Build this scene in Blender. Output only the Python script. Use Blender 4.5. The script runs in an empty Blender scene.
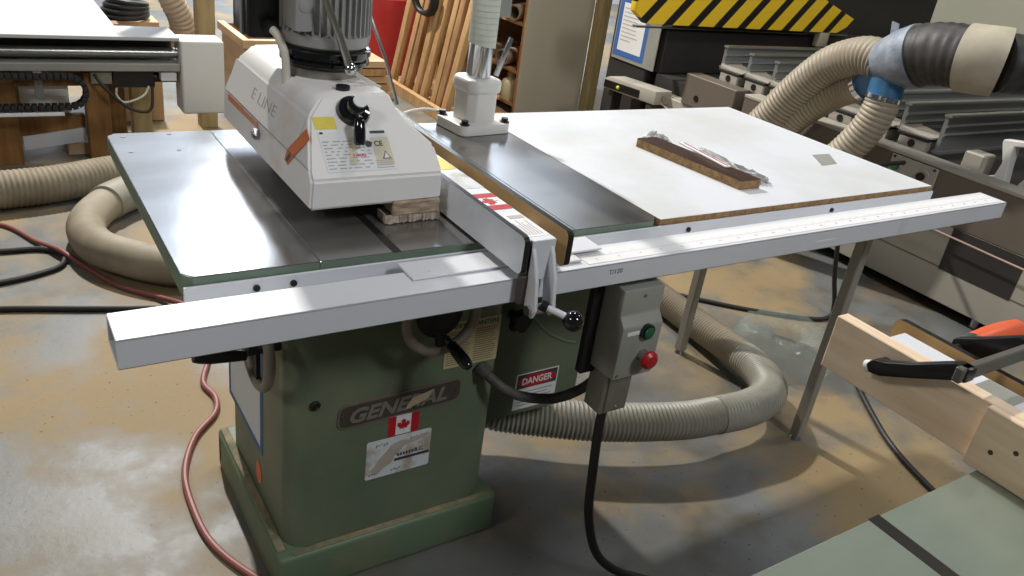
import bpy, bmesh, math, random
from mathutils import Vector, Matrix
random.seed(7)
SC = bpy.context.scene
COL = SC.collection
V = Vector
PI = math.pi

# ------------------------------------------------------------------ materials
def lin(c):
    return tuple((x/255/12.92 if x/255 <= .04045 else ((x/255+.055)/1.055)**2.4) for x in c) + (1,)

def mat(name, rgb, rough=.5, metal=0, var=0.0, scale=8, rgb2=None, bump=0.0, bscale=None, stretch=None, coat=0, aniso=0, alpha=1, trans=0, ramp=(.35, .65), rvar=0):
    m = bpy.data.materials.new(name); m.use_nodes = True
    nt = m.node_tree; N = nt.nodes; L = nt.links
    b = N['Principled BSDF']
    b.inputs['Base Color'].default_value = lin(rgb)
    b.inputs['Roughness'].default_value = rough
    b.inputs['Metallic'].default_value = metal
    b.inputs['Coat Weight'].default_value = coat
    b.inputs['Anisotropic'].default_value = aniso
    b.inputs['Alpha'].default_value = alpha
    b.inputs['Transmission Weight'].default_value = trans
    tc = N.new('ShaderNodeTexCoord'); mp = N.new('ShaderNodeMapping')
    L.new(tc.outputs['Object'], mp.inputs['Vector'])
    if stretch: mp.inputs['Scale'].default_value = stretch
    if var or rgb2:
        nz = N.new('ShaderNodeTexNoise'); nz.inputs['Scale'].default_value = scale
        nz.inputs['Detail'].default_value = 6; nz.inputs['Roughness'].default_value = .6
        L.new(mp.outputs['Vector'], nz.inputs['Vector'])
        cr = N.new('ShaderNodeValToRGB')
        cr.color_ramp.elements[0].position = ramp[0]; cr.color_ramp.elements[1].position = ramp[1]
        c1 = lin(rgb); c2 = lin(rgb2) if rgb2 else tuple(x*(1-var) for x in c1[:3])+(1,)
        cr.color_ramp.elements[0].color = c2; cr.color_ramp.elements[1].color = c1
        L.new(nz.outputs['Fac'], cr.inputs['Fac']); L.new(cr.outputs['Color'], b.inputs['Base Color'])
        if rvar:
            mr = N.new('ShaderNodeMapRange'); mr.inputs['To Min'].default_value = rough-rvar; mr.inputs['To Max'].default_value = rough+rvar
            L.new(nz.outputs['Fac'], mr.inputs['Value']); L.new(mr.outputs['Result'], b.inputs['Roughness'])
    if bump:
        n2 = N.new('ShaderNodeTexNoise'); n2.inputs['Scale'].default_value = bscale or scale*6; n2.inputs['Detail'].default_value = 4
        L.new(mp.outputs['Vector'], n2.inputs['Vector'])
        bp = N.new('ShaderNodeBump'); bp.inputs['Strength'].default_value = bump; bp.inputs['Distance'].default_value = .004
        L.new(n2.outputs['Fac'], bp.inputs['Height']); L.new(bp.outputs['Normal'], b.inputs['Normal'])
    return m

M = {}
def iron_mat(name, g1, g2, d1, d2, fac):
    m = bpy.data.materials.new(name); m.use_nodes = True
    nt = m.node_tree; N = nt.nodes; L = nt.links; N.remove(N['Principled BSDF'])
    tc = N.new('ShaderNodeTexCoord'); mp = N.new('ShaderNodeMapping'); mp.inputs['Scale'].default_value = (1,3,1)
    L.new(tc.outputs['Object'], mp.inputs['Vector'])
    nz = N.new('ShaderNodeTexNoise'); nz.inputs['Scale'].default_value = 3; nz.inputs['Detail'].default_value = 6
    L.new(mp.outputs['Vector'], nz.inputs['Vector'])
    def ramp(c1, c2):
        r = N.new('ShaderNodeValToRGB'); r.color_ramp.elements[0].position = .35; r.color_ramp.elements[1].position = .65
        r.color_ramp.elements[0].color = lin(c1); r.color_ramp.elements[1].color = lin(c2); L.new(nz.outputs['Fac'], r.inputs['Fac']); return r.outputs['Color']
    g = N.new('ShaderNodeBsdfAnisotropic'); g.distribution = 'BECKMANN'
    L.new(ramp(g1, g2), g.inputs['Color'])
    mr = N.new('ShaderNodeMapRange'); mr.inputs['To Min'].default_value = .17; mr.inputs['To Max'].default_value = .23
    L.new(nz.outputs['Fac'], mr.inputs['Value']); L.new(mr.outputs['Result'], g.inputs['Roughness'])
    d = N.new('ShaderNodeBsdfDiffuse'); L.new(ramp(d1, d2), d.inputs['Color'])
    x = N.new('ShaderNodeMixShader'); x.inputs['Fac'].default_value = fac
    L.new(d.outputs[0], x.inputs[1]); L.new(g.outputs[0], x.inputs[2]); L.new(x.outputs[0], N['Material Output'].inputs['Surface'])
    return m
M['iron'] = iron_mat('ground_cast_iron',(170,170,172),(186,188,192),(112,109,102),(130,128,122),.6)
M['ironreflect'] = iron_mat('cast_iron_reflection_tint',(160,168,158),(176,184,172),(146,157,142),(160,170,154),.48)  # reflected light put into the colour: lighter and greener than the other iron
M['green'] = mat('green_machine_enamel', (108,117,94), .42, 0, scale=4, rgb2=(92,105,84), bump=.12, bscale=160)
M['green_light'] = mat('green_enamel_edge', (112,130,112), .45, 0, .1)
M['plinth'] = mat('green_enamel_dusty', (98,116,90), .5, 0, scale=6, rgb2=(124,122,92), bump=.1, bscale=120, ramp=(.25,.5))
M['white'] = mat('white_powder_coat', (218,220,224), .4, 0, .05, scale=3)
M['white_warm'] = mat('white_cast_paint', (226,224,218), .42, 0, .06, scale=5, bump=.08, bscale=220)
M['cream'] = mat('dusty_white_paint', (232,229,225), .45, 0, scale=5, rgb2=(216,202,188), ramp=(.25,.42))
M['laminate'] = mat('white_laminate', (224,227,232), .3, 0, scale=2.2, rgb2=(206,207,203), ramp=(.28,.55))
M['particle'] = mat('particle_board_edge', (168,136,92), .8, 0, scale=90, rgb2=(128,98,62), bump=.3)
M['black'] = mat('black_plastic', (22,22,23), .32, 0, .1)
M['black_matt'] = mat('black_rubber', (30,29,28), .6, 0, .2, scale=12)
M['black_gloss'] = mat('black_gloss_knob', (14,14,16), .1, 0, coat=.6)
M['dark_iron'] = mat('dark_cast_metal', (58,56,52), .45, .7, .2)
M['wheelrim'] = mat('dusty_wheel_rim', (146,136,122), .5, .2, .3, scale=14)
M['sawdust'] = mat('sawdust', (156,138,110), .9, 0, scale=30, rgb2=(112,112,84), bump=.4)
M['bedwhite'] = mat('off_white_machine_paint', (186,188,188), .45, 0, .04)
M['backing'] = mat('torn_label_backing', (180,168,156), .6, 0, .15, scale=40)
M['pinkcord'] = mat('pale_pink_cord', (186,158,148), .5)
M['agedpaper'] = mat('yellowed_label', (214,206,180), .6, 0, .1, scale=30)
M['clampsteel'] = mat('dull_clamp_steel', (104,102,94), .45, .3, .15)
M['chrome'] = mat('chrome', (214,216,220), .14, 1, .05)
M['steel'] = mat('brushed_steel', (170,170,168), .3, 1, .1, scale=20)
M['galv'] = mat('galvanised_steel', (168,165,156), .4, .75, .2, scale=15)
M['legsteel'] = mat('leg_steel', (158,153,142), .45, .2, .12)
M['alu'] = mat('grey_aluminium', (122,124,122), .42, .1, .12, scale=6, stretch=(.3,6,6))
M['motor'] = mat('grey_motor_paint', (176,175,172), .42, .25, .15, scale=10)
M['boxgrey'] = mat('grey_switch_paint', (150,150,142), .5, 0, .08)
M['beige'] = mat('beige_machine_paint', (172,166,154), .5, 0, .08, scale=3)
M['taupe'] = mat('taupe_machine_paint', (108,98,88), .5, 0, .1, scale=3)
M['darkmach'] = mat('dark_grey_machine_paint', (52,49,46), .6, 0, .2, scale=3)
M['red'] = mat('red_plastic', (170,26,30), .35)
M['redpaint'] = mat('red_painted_panel', (178,44,42), .5, 0, .12, scale=3)
M['flagred'] = mat('flag_red_ink', (178,28,40), .5)
M['paper'] = mat('white_paper', (226,226,226), .7, 0, .04)
M['papergreen'] = mat('ruled_note_paper', (206,210,196), .8, 0, .06, scale=10)
M['clearpaper'] = mat('worn_label_film', (208,212,214), .4, 0, scale=14, rgb2=(166,152,136), ramp=(.36,.5))
M['ink'] = mat('dark_ink', (58,58,60), .6)
M['inkgrey'] = mat('faded_grey_ink', (176,170,168), .6)
M['inkpink'] = mat('magenta_ink', (206,60,120), .6)
M['tapeblue'] = mat('blue_masking_tape', (64,104,168), .6, 0, .1)
M['yellowlab'] = mat('yellow_label', (226,206,84), .5, 0, .12, scale=30)
M['tanlab'] = mat('tan_warning_label', (186,172,132), .55, 0, .1, scale=30)
M['greenink'] = mat('green_label_ink', (58,92,66), .6)
M['orange'] = mat('orange_decal', (224,120,52), .45, 0, .1, scale=20)
M['orangedust'] = mat('worn_orange_decal', (220,128,76), .55, 0, scale=30, rgb2=(208,150,118))
M['orangest'] = mat('orange_sticker', (232,112,70), .5)
M['brownplate'] = mat('bronze_nameplate', (84,76,70), .45, .3, .15, scale=20)
M['plateletter'] = mat('worn_plate_letters', (134,128,122), .4, .3)
M['platerim'] = mat('worn_plate_rim', (126,108,96), .45, .3)
M['tape'] = mat('beige_masking_tape', (176,160,130), .7)
M['tanboard'] = mat('tan_mdf_board', (196,158,104), .55, 0, .12, scale=5, stretch=(6,1,6))
M['pine'] = mat('pale_pine', (236,214,186), .6, 0, scale=6, rgb2=(222,192,158), stretch=(7,.7,7), bump=.05)
M['pine_y'] = mat('yellow_pine', (226,202,146), .6, 0, scale=6, rgb2=(206,174,112), stretch=(7,.7,7))
M['lumber'] = mat('rough_lumber', (176,138,94), .7, 0, scale=5, rgb2=(142,102,62), stretch=(8,8,.8), bump=.1)
M['lumber2'] = mat('rough_lumber_pale', (196,160,112), .7, 0, scale=5, rgb2=(168,128,82), stretch=(8,8,.8), bump=.1)
M['ply'] = mat('plywood_pale', (206,176,140), .65, 0, scale=3, rgb2=(190,156,118), stretch=(1,1,5))
M['plybrown'] = mat('plywood_brown', (160,124,86), .65, 0, scale=3, rgb2=(140,104,70), stretch=(1,1,6))  # on the plywood crate, the brown also carries the shade of its front
M['standwood'] = mat('stained_stand_wood', (150,108,58), .6, 0, scale=4, rgb2=(116,78,38), stretch=(6,6,.8))
M['postwood'] = mat('greenish_treated_post', (178,158,112), .7, 0, scale=5, rgb2=(156,136,92), stretch=(6,6,.7))
M['brownlam'] = mat('dark_brown_laminate', (74,54,44), .35, 0, scale=10, rgb2=(52,38,32), stretch=(6,1,1))
M['melamine'] = mat('grey_beige_melamine', (176,168,148), .5, 0, .06, scale=2)
M['shelfedge'] = mat('orange_tan_shelf', (204,152,100), .6, 0, .1)
M['cardtube'] = mat('cardboard_tube', (160,136,108), .8, 0, .15, scale=14)
M['hose'] = mat('beige_ribbed_hose', (166,156,137), .5, 0, scale=3, rgb2=(146,135,116))
M['hosegrey'] = mat('grey_ribbed_hose', (154,151,138), .45, 0, scale=3, rgb2=(134,130,115))
M['hosedusty'] = mat('dusty_flat_hose', (156,146,126), .65, 0, scale=5, rgb2=(128,118,98))
M['hosebrown'] = mat('brown_beige_ribbed_hose', (188,166,140), .5, 0, scale=3, rgb2=(166,144,118))
M['ductdark'] = mat('black_fabric_duct', (74,72,70), .55, 0, scale=8, rgb2=(46,44,43), stretch=(3,1,1))
M['cuff'] = mat('cream_duct_tape', (184,176,156), .6, 0, .2, scale=8)
M['bluepipe'] = mat('blue_plastic_pipe', (56,108,150), .4, 0, .1)
M['tapefilm'] = mat('silver_duct_tape', (150,158,170), .5, 0, scale=16, rgb2=(112,120,134), bump=.5, bscale=40)
M['airred'] = mat('dull_red_air_hose', (146,84,78), .5, 0, .15, scale=10)
M['cord'] = mat('black_cord', (34,33,32), .5, 0, .1)
M['conduit'] = mat('dusty_grey_conduit', (92,86,80), .6, 0, scale=18, rgb2=(58,56,54))
M['whitecable'] = mat('white_cable', (216,210,196), .5)
M['yellowpaint'] = mat('hazard_yellow', (222,178,30), .5, 0, .15, scale=10)
M['greenbtn'] = mat('green_button', (26,92,60), .3)
M['led'] = mat('yellow_indicator', (220,220,40), .3)
M['orangehandle'] = mat('orange_red_wood_handle', (226,98,56), .4, 0, scale=14, rgb2=(206,80,48), ramp=(.3,.5))
M['brush'] = mat('dusty_bristles', (206,190,176), .9, 0, scale=60, rgb2=(150,130,114), bump=.6)
M['dustyblock'] = mat('sawdust_caked_block', (190,170,146), .8, 0, scale=30, rgb2=(130,110,88), stretch=(1,1,4), bump=.3)
M['bottle'] = mat('cream_plastic_bottle', (218,204,164), .35)
M['wallbeige'] = mat('beige_wall_paint', (186,180,156), .7, 0, .06, scale=1)
M['wallpaint'] = mat('pale_wall_paint', (186,190,192), .7, 0, .06, scale=1)

def glassy(name, rgb, alpha, rough):
    m = mat(name, rgb, rough, 0, .1, scale=12); m.node_tree.nodes['Principled BSDF'].inputs['Alpha'].default_value = alpha; return m
M['bag'] = glassy('clear_plastic_film', (176,190,180), .10, .12)
M['guard'] = glassy('pale_green_clear_guard', (212,222,204), .55, .12)
M['crumple'] = glassy('crumpled_clear_film', (206,208,206), .6, .2)

def floor_mat():
    m = bpy.data.materials.new('dusty_concrete'); m.use_nodes = True
    nt = m.node_tree; N = nt.nodes; L = nt.links; b = N['Principled BSDF']
    tc = N.new('ShaderNodeTexCoord')
    def noise(s, d=6, r=.6, off=0):
        mp = N.new('ShaderNodeMapping'); mp.inputs['Location'].default_value = (off, off*.7, 0)
        L.new(tc.outputs['Object'], mp.inputs['Vector'])
        n = N.new('ShaderNodeTexNoise'); n.inputs['Scale'].default_value = s; n.inputs['Detail'].default_value = d; n.inputs['Roughness'].default_value = r
        L.new(mp.outputs['Vector'], n.inputs['Vector']); return n.outputs['Fac']
    def ramp(f, a, c):
        r = N.new('ShaderNodeMapRange'); r.inputs['From Min'].default_value = a; r.inputs['From Max'].default_value = c
        L.new(f, r.inputs['Value']); return r.outputs['Result']
    def mix(f, a, c):
        x = N.new('ShaderNodeMix'); x.data_type = 'RGBA'
        L.new(f, x.inputs['Factor'])
        for k, v in ((6, a), (7, c)):
            if isinstance(v, tuple): x.inputs[k].default_value = v
            else: L.new(v, x.inputs[k])
        return x.outputs[2]
    base = mix(ramp(noise(1.1), .35, .65), lin((92,92,86)), lin((118,120,120)))
    base = mix(ramp(noise(5,3,.5,7.7), .50, .75), base, lin((92,86,70)))
    dust = ramp(noise(1.7, 6, .6, 3.1), .46, .60)
    col = mix(dust, base, lin((146,126,92)))
    speck = ramp(noise(70, 2, .5), .68, .74)
    col = mix(speck, col, lin((90,72,50)))
    L.new(col, b.inputs['Base Color'])
    ro = N.new('ShaderNodeMapRange'); ro.inputs['To Min'].default_value = .46; ro.inputs['To Max'].default_value = .75
    L.new(dust, ro.inputs['Value']); L.new(ro.outputs['Result'], b.inputs['Roughness'])
    bp = N.new('ShaderNodeBump'); bp.inputs['Strength'].default_value = .12; bp.inputs['Distance'].default_value = .006
    L.new(noise(45, 5), bp.inputs['Height']); L.new(bp.outputs['Normal'], b.inputs['Normal'])
    return m
M['floor'] = floor_mat()

def stripes_mat():
    """diagonal black and yellow warning paint, a pattern that belongs to the beam"""
    m = bpy.data.materials.new('hazard_stripe_paint'); m.use_nodes = True
    nt = m.node_tree; N = nt.nodes; L = nt.links; b = N['Principled BSDF']
    tc = N.new('ShaderNodeTexCoord'); sp = N.new('ShaderNodeSeparateXYZ'); L.new(tc.outputs['Object'], sp.inputs['Vector'])
    def math_(op, a, c):
        x = N.new('ShaderNodeMath'); x.operation = op
        for k, v in enumerate((a, c)):
            if isinstance(v, (int, float)): x.inputs[k].default_value = v
            else: L.new(v, x.inputs[k])
        return x.outputs[0]
    u = math_('SUBTRACT', sp.outputs['X'], math_('MULTIPLY', sp.outputs['Z'], .95))
    f = math_('FRACT', math_('DIVIDE', math_('ADD', u, 10.06), .205), 0)
    s = math_('GREATER_THAN', f, .64)
    x = N.new('ShaderNodeMix'); x.data_type = 'RGBA'; L.new(s, x.inputs['Factor'])
    x.inputs[6].default_value = lin((248,206,44)); x.inputs[7].default_value = lin((26,24,22))
    L.new(x.outputs[2], b.inputs['Base Color']); b.inputs['Roughness'].default_value = .5
    return m
M['stripes'] = stripes_mat()

# ------------------------------------------------------------------ mesh builder
def catmull(pts, step=.012):
    P = [V(p) for p in pts]; P = [P[0]*2-P[1]] + P + [P[-1]*2-P[-2]]
    out = []
    for i in range(1, len(P)-2):
        a, b, c, d = P[i-1], P[i], P[i+1], P[i+2]
        n = max(2, int((c-b).length/step))
        for k in range(n):
            t = k/n
            out.append(.5*((2*b)+(c-a)*t+(2*a-5*b+4*c-d)*t*t+(3*b-a-3*c+d)*t**3))
    out.append(P[-2]); return out
def resample(pts, step):
    out = [pts[0]]; acc = 0
    for a, b in zip(pts, pts[1:]):
        d = (b-a).length
        while acc+d >= step:
            t = (step-acc)/d; a = a.lerp(b, t); out.append(a.copy()); d = (b-a).length; acc = 0
        acc += d
    return out
def frame(n):
    n = V(n).normalized(); a = V((0,0,1)) if abs(n.z) < .9 else V((1,0,0))
    x = a.cross(n).normalized(); return x, n.cross(x), n

class MB:
    def __init__(s): s.b = bmesh.new(); s.tag = 0
    def _new(s, fn):
        old = set(s.b.faces); fn()
        for f in s.b.faces:
            if f not in old: f.material_index = s.tag
        return s
    def mi(s, k): s.tag = k; return s
    def prism(s, pts, vec, bev=0, bseg=2):
        def fn():
            vec_ = V(vec); a = [s.b.verts.new(V(p)) for p in pts]; c = [s.b.verts.new(V(p)+vec_) for p in pts]; n = len(a)
            fs = [s.b.faces.new(a[::-1]), s.b.faces.new(c)] + [s.b.faces.new((a[i], a[(i+1) % n], c[(i+1) % n], c[i])) for i in range(n)]
            bmesh.ops.recalc_face_normals(s.b, faces=fs)
            if bev:
                ed = list({e for f in fs for e in f.edges})
                bmesh.ops.bevel(s.b, geom=ed, offset=bev, segments=bseg, affect='EDGES', profile=.5)
        return s._new(fn)
    def box(s, x0, x1, y0, y1, z0, z1, bev=0, bseg=2):
        return s.prism([(x0,y0,z0),(x1,y0,z0),(x1,y1,z0),(x0,y1,z0)], (0,0,z1-z0), bev, bseg)
    def bar(s, p0, p1, w, h, up=(0,0,1), bev=0):
        p0, p1 = V(p0), V(p1); d = (p1-p0).normalized(); u = V(up); x = d.cross(u).normalized(); y = x.cross(d).normalized()
        return s.prism([p0+x*a*w/2+y*c*h/2 for a, c in ((-1,-1),(1,-1),(1,1),(-1,1))], p1-p0, bev)
    def cyl(s, p0, p1, r, seg=24, r2=None, bev=0):
        p0, p1 = V(p0), V(p1); x, y, n = frame(p1-p0); r2 = r if r2 is None else r2
        prof = [(0,0),(r,0),(r2,(p1-p0).length),(0,(p1-p0).length)]
        if bev: L_ = (p1-p0).length; prof = [(0,0),(r-bev,0),(r-bev*.3,bev*.3),(r,bev),(r2,L_-bev),(r2-bev*.3,L_-bev*.3),(r2-bev,L_),(0,L_)]
        return s.lathe(prof, p0, n, seg)
    def lathe(s, prof, o, axis, seg=24):
        def fn():
            x, y, n = frame(axis); rings = []
            for r, h in prof:
                if r < 1e-6: rings.append([s.b.verts.new(V(o)+n*h)])
                else: rings.append([s.b.verts.new(V(o)+n*h+(x*math.cos(2*PI*k/seg)+y*math.sin(2*PI*k/seg))*r) for k in range(seg)])
            fs = []
            for A, B in zip(rings, rings[1:]):
                for k in range(seg):
                    k2 = (k+1) % seg
                    if len(A) == 1 and len(B) == 1: continue
                    if len(A) == 1: fs.append(s.b.faces.new((A[0], B[k2], B[k])))
                    elif len(B) == 1: fs.append(s.b.faces.new((A[k], A[k2], B[0])))
                    else: fs.append(s.b.faces.new((A[k], A[k2], B[k2], B[k])))
            bmesh.ops.recalc_face_normals(s.b, faces=fs)
        return s._new(fn)
    def ball(s, c, r, sx=1):
        n = 12; return s.lathe([(r*math.sin(PI*k/n), -r*math.cos(PI*k/n)*sx) for k in range(n+1)], c, (0,0,1), 20)
    def torus(s, c, axis, R, r, seg=48, rs=12, a0=0, a1=2*PI, flat=1):
        x, y, n = frame(axis)
        pts = [V(c)+(x*math.cos(a0+(a1-a0)*k/seg)+y*math.sin(a0+(a1-a0)*k/seg))*R for k in range(seg+1)]
        return s.tube(pts, r, rs, closed=abs(a1-a0-2*PI) < 1e-4)
    def tube(s, pts, r, seg=12, closed=False, radii=None):
        def fn():
            P = [V(p) for p in pts]
            if closed: P = P[:-1]
            n = len(P); T = []
            for i in range(n):
                a = P[(i-1) % n] if closed or i > 0 else P[i]; c = P[(i+1) % n] if closed or i < n-1 else P[i]
                T.append((c-a).normalized())
            x, y, _ = frame(T[0]); rings = []
            for i in range(n):
                x = (x - T[i]*x.dot(T[i])).normalized(); y = T[i].cross(x); rr = radii[i] if radii else r
                rings.append([s.b.verts.new(P[i]+(x*math.cos(2*PI*k/seg)+y*math.sin(2*PI*k/seg))*rr) for k in range(seg)])
            fs = []
            for i in range(n if closed else n-1):
                A, B = rings[i], rings[(i+1) % n]
                for k in range(seg): fs.append(s.b.faces.new((A[k], A[(k+1) % seg], B[(k+1) % seg], B[k])))
            if not closed: fs += [s.b.faces.new(rings[0][::-1]), s.b.faces.new(rings[-1])]
            bmesh.ops.recalc_face_normals(s.b, faces=fs)
        return s._new(fn)
    def hose(s, pts, r, pitch=.018, depth=.07, seg=24, rfun=None):
        P = resample(catmull(pts), pitch/4); rad = []
        for i in range(len(P)):
            q = [1, 1-depth*.35, 1-depth, 1-depth*.35][i % 4]; rad.append(r*q*(rfun(i/len(P)) if rfun else 1))
        return s.tube(P, r, seg, radii=rad)
    def build(s, name, mats, parent=None, smooth=35):
        me = bpy.data.meshes.new(name); root = V((0,0,0))
        if parent is not None:
            q = parent
            while q is not None: root = root + q.location; q = q.parent
        bmesh.ops.translate(s.b, verts=s.b.verts, vec=-root)
        s.b.to_mesh(me); s.b.free()
        for m in (mats if isinstance(mats, (list, tuple)) else [mats]): me.materials.append(M[m] if isinstance(m, str) else m)
        if smooth:
            for p in me.polygons: p.use_smooth = True
            me.set_sharp_from_angle(angle=math.radians(smooth))
        o = bpy.data.objects.new(name, me); COL.objects.link(o)
        if parent is not None: o.parent = parent
        return o
    def build_at(s, name, mats, loc, smooth=35):
        bmesh.ops.translate(s.b, verts=s.b.verts, vec=-V(loc)); o = s.build(name, mats, None, smooth); o.location = loc; return o

def tag(o, label, cat, group=None):
    o['label'] = label; o['category'] = cat
    if group: o['group'] = group
    return o
def thing(name, label, cat, loc, group=None):
    o = bpy.data.objects.new(name, None); COL.objects.link(o); o.location = loc; o.empty_display_size = .05
    return tag(o, label, cat, group)
def struct(name, mb, m):
    o = mb.build(name, m); o['kind'] = 'structure'; return o
def lab(o, t): o['label'] = t; return o

def textmesh(mb, s_, size, o, xd, yd, depth=.0006, bold=0, shear=0, width=None):
    """letters as real raised shapes, added to mb"""
    cu = bpy.data.curves.new('lettering', 'FONT'); cu.body = s_; cu.size = size; cu.extrude = depth/2; cu.offset = bold; cu.shear = shear
    cu.align_x = 'LEFT'; cu.resolution_u = 3
    ob = bpy.data.objects.new('lettering', cu); COL.objects.link(ob)
    dg = bpy.context.evaluated_depsgraph_get(); me = bpy.data.meshes.new_from_object(ob.evaluated_get(dg))
    bpy.data.objects.remove(ob); bpy.data.curves.remove(cu)
    xs = [v.co.x for v in me.vertices]; w = max(xs)-min(xs); k = width/w if width else 1; x0 = min(xs)
    xd, yd = V(xd).normalized(), V(yd).normalized(); n = xd.cross(yd)
    for v in me.vertices:
        c = v.co.copy(); v.co = V(o)+xd*(c.x-x0)*k+yd*c.y+n*c.z
    def fn(): mb.b.from_mesh(me)
    mb._new(fn); bpy.data.meshes.remove(me); return mb
def quad(mb, o, xd, yd, x0, x1, y0, y1, t=.0006, sk=0):
    """thin plate lying on a plane; origin o, axes xd, yd"""
    xd, yd = V(xd).normalized(), V(yd).normalized(); n = xd.cross(yd); o = V(o)
    return mb.prism([o+xd*a+yd*c for a, c in ((x0,y0),(x1,y0),(x1+sk,y1),(x0+sk,y1))], n*t)
def poly(mb, o, xd, yd, pts, t=.0006):
    xd, yd = V(xd).normalized(), V(yd).normalized(); n = xd.cross(yd); o = V(o)
    return mb.prism([o+xd*a+yd*c for a, c in pts], n*t)
LEAF = [(0,-.5),(.03,-.22),(.3,-.27),(.26,-.17),(.5,.03),(.43,.08),(.48,.24),(.33,.21),(.29,.28),(.13,.11),(.2,.42),(.1,.37),(0,.5)]
LEAF = LEAF + [(-a, b) for a, b in LEAF[-2:0:-1]]
def rrect(x0, x1, y0, y1, r, n=5):
    out = []
    for cx, cy, a in ((x1-r,y0+r,-90),(x1-r,y1-r,0),(x0+r,y1-r,90),(x0+r,y0+r,180)):
        for k in range(n+1):
            t = math.radians(a+90*k/n); out.append((cx+r*math.cos(t), cy+r*math.sin(t)))
    return out
XA, YA, ZA = V((1,0,0)), V((0,1,0)), V((0,0,1))

# ------------------------------------------------------------------ setting
struct('floor', MB().box(-4.5, 9.5, -4, 9, -.05, 0), 'floor')
struct('wall_back', MB().box(-4.5, 9.5, 9, 9.15, 0, 6.2), 'wallpaint')
struct('wall_right', MB().box(9.5, 9.65, -4, 9, 0, 4.2), 'wallbeige')

# ================================================================== TABLE SAW
saw = thing('table_saw', 'green cabinet table saw with steel top and white extension board', 'table saw', (.45,.36,0))
pln = MB().box(.183,.718,.112,.611,0,.114,.012,3).build('plinth', 'plinth', saw)
mb = MB().box(.215,.70,.117,.1305,.1135,.1165,.001,1).box(.188,.2065,.14,.60,.1135,.1165,.001,1); lab(mb.build('dust_ledge', 'sawdust', pln),'tan sawdust lying on the plinth ledge')
MB().box(.1822,.1835,.585,.592,.03,.10).box(.1822,.1835,.56,.592,.096,.102).build('plinth_slot','ink',pln)
m = MB()
r = .05
pr_ = rrect(.207,.691,.131,.573,r,8)
m.prism([(a,b,.114) for a,b in pr_], (0,0,.69)); m.build('cabinet', 'green', saw)
# table top castings: steel faces up, green paint below
def casting(name, poly2, z0=.826, z1=.86):
    mb = MB(); mb.prism([(a,b,z0) for a,b in poly2], (0,0,z1-z0), .0015, 1)
    for f in mb.b.faces: f.material_index = 0 if f.normal.z > .5 else 1
    return mb.build(name, ['iron','green_light'], saw, 30)
c = .016
casting('extension_wing', [(c,0),(.2099,0),(.2099,.7),(c,.7),(0,.7-c),(0,c)])
mb = MB(); mb.box(.21,.7185,0,.7,.826,.86,.0012,1)
for f in mb.b.faces: f.material_index = 0 if f.normal.z > .5 else 1
tt = mb.build('table_top', ['iron','green_light'], saw, 30)
for nm, (xa, xb) in (('miter_slot', (.337,.352)), ('miter_slot', (.600,.612))):
    MB().box(xa, xb, .0, .7, .8602, .8606).build(nm, 'dark_iron', tt)
MB().prism([(a,b,.8602) for a,b in rrect(.40,.48,.2,.52,.02)], (0,0,.0006)).build('throat_plate', 'steel', tt)
casting('extension_wing', [(.7186,0),(.938-c,0),(.938,c),(.938,.7-c),(.938-c,.7),(.7186,.7)])
for x,y in ((.029,.674),(.028,.576),(.122,.683),(.119,.575)): MB().cyl((x,y,.8598),(x,y,.8606),.0045,12).build('bolt_hole', 'dark_iron', tt)
MB().box(.03,.9,.05,.65,.79,.826,.004,1).build('table_rib', 'green', saw)
# laminate extension board
mb = MB(); mb.box(.940,1.924,0,.766,.840,.86,.0008,1)
for f in mb.b.faces: f.material_index = 0 if abs(f.normal.z) > .5 else 1
eb = mb.build('extension_board', ['laminate','particle'], saw, 30)
mb = MB(); poly(mb, (1.776,.24,.8601), (1,0,0), (0,1,0), [(-.066,-.041),(.005,-.036),(.068,.041),(-.006,.043)], .0005)
mb.build('sticker', 'boxgrey', eb)
for y in (.02,.71): MB().box(.94,1.90,y,y+.03,.80,.839).build('board_frame', 'legsteel', saw)
for y in (.066,.608):
    lg = MB().box(1.797,1.829,y-.016,y+.016,.012,.838,.003,1).build('leg', 'legsteel', saw)
    MB().cyl((1.813,y,0),(1.813,y,.014),.02,14,.013).build('foot', 'steel', lg)
# rails
mb = MB()
x0, x1, y0, y1, z0, z1, t = -.11,2.077,-.132,-.054,.805,.85,.003
mb.box(x0,x1,y0,y1,z1-t,z1,.0012,1).box(x0,x1,y0,y1,z0,z0+t,.0012,1).box(x0,x1,y0,y0+t,z0,z1,.0012,1).box(x0,x1,y1-t,y1,z0,z1,.0012,1)
rail = mb.build('front_rail', 'white', saw)
mb = MB().box(0,1.93,-.0065,-.0015,.797,.8465,.001,1).box(0,1.93,-.10,-.0015,.797,.8045,.001,1)
ang = mb.build('rail_angle', 'white', saw)
for x in (.106,.164,1.02,1.5): MB().cyl((x,-.0065,.832),(x,-.0105,.832),.0055,10).build('bolt', 'black', ang)
MB().prism([(a,b,.8502) for a,b in ((.663,-.122),(2.06,-.122),(2.06,-.068),(.663,-.068))], (0,0,.0006)).build('measuring_tape', 'paper', rail)
mb = MB()
for k in range(0, 260):
    x = .685+k*.00528; h = .012 if k % 10 == 0 else (.008 if k % 5 == 0 else .0045)
    mb.box(x-.0004,x+.0004,-.098,-.098+h,.8508,.851)
for k in range(0, 26): textmesh(mb, str(k*2+2), .008, (.69+k*.0528,-.109,.8509), XA, YA, .0003)
mb.build('tape_marks', 'inkgrey', rail)
mb = MB(); textmesh(mb, 'T/120', .0135, (.705,-.1322,.829), XA, ZA, .0004); mb.build('pen_marking', 'ink', rail)
MB().box(1.29,1.36,-.1326,-.132,.823,.827).build('tape_scrap', 'cream', rail)
MB().box(1.60,1.625,-.1326,-.132,.807,.848).build('clear_tape', 'clearpaper', rail)
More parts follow.
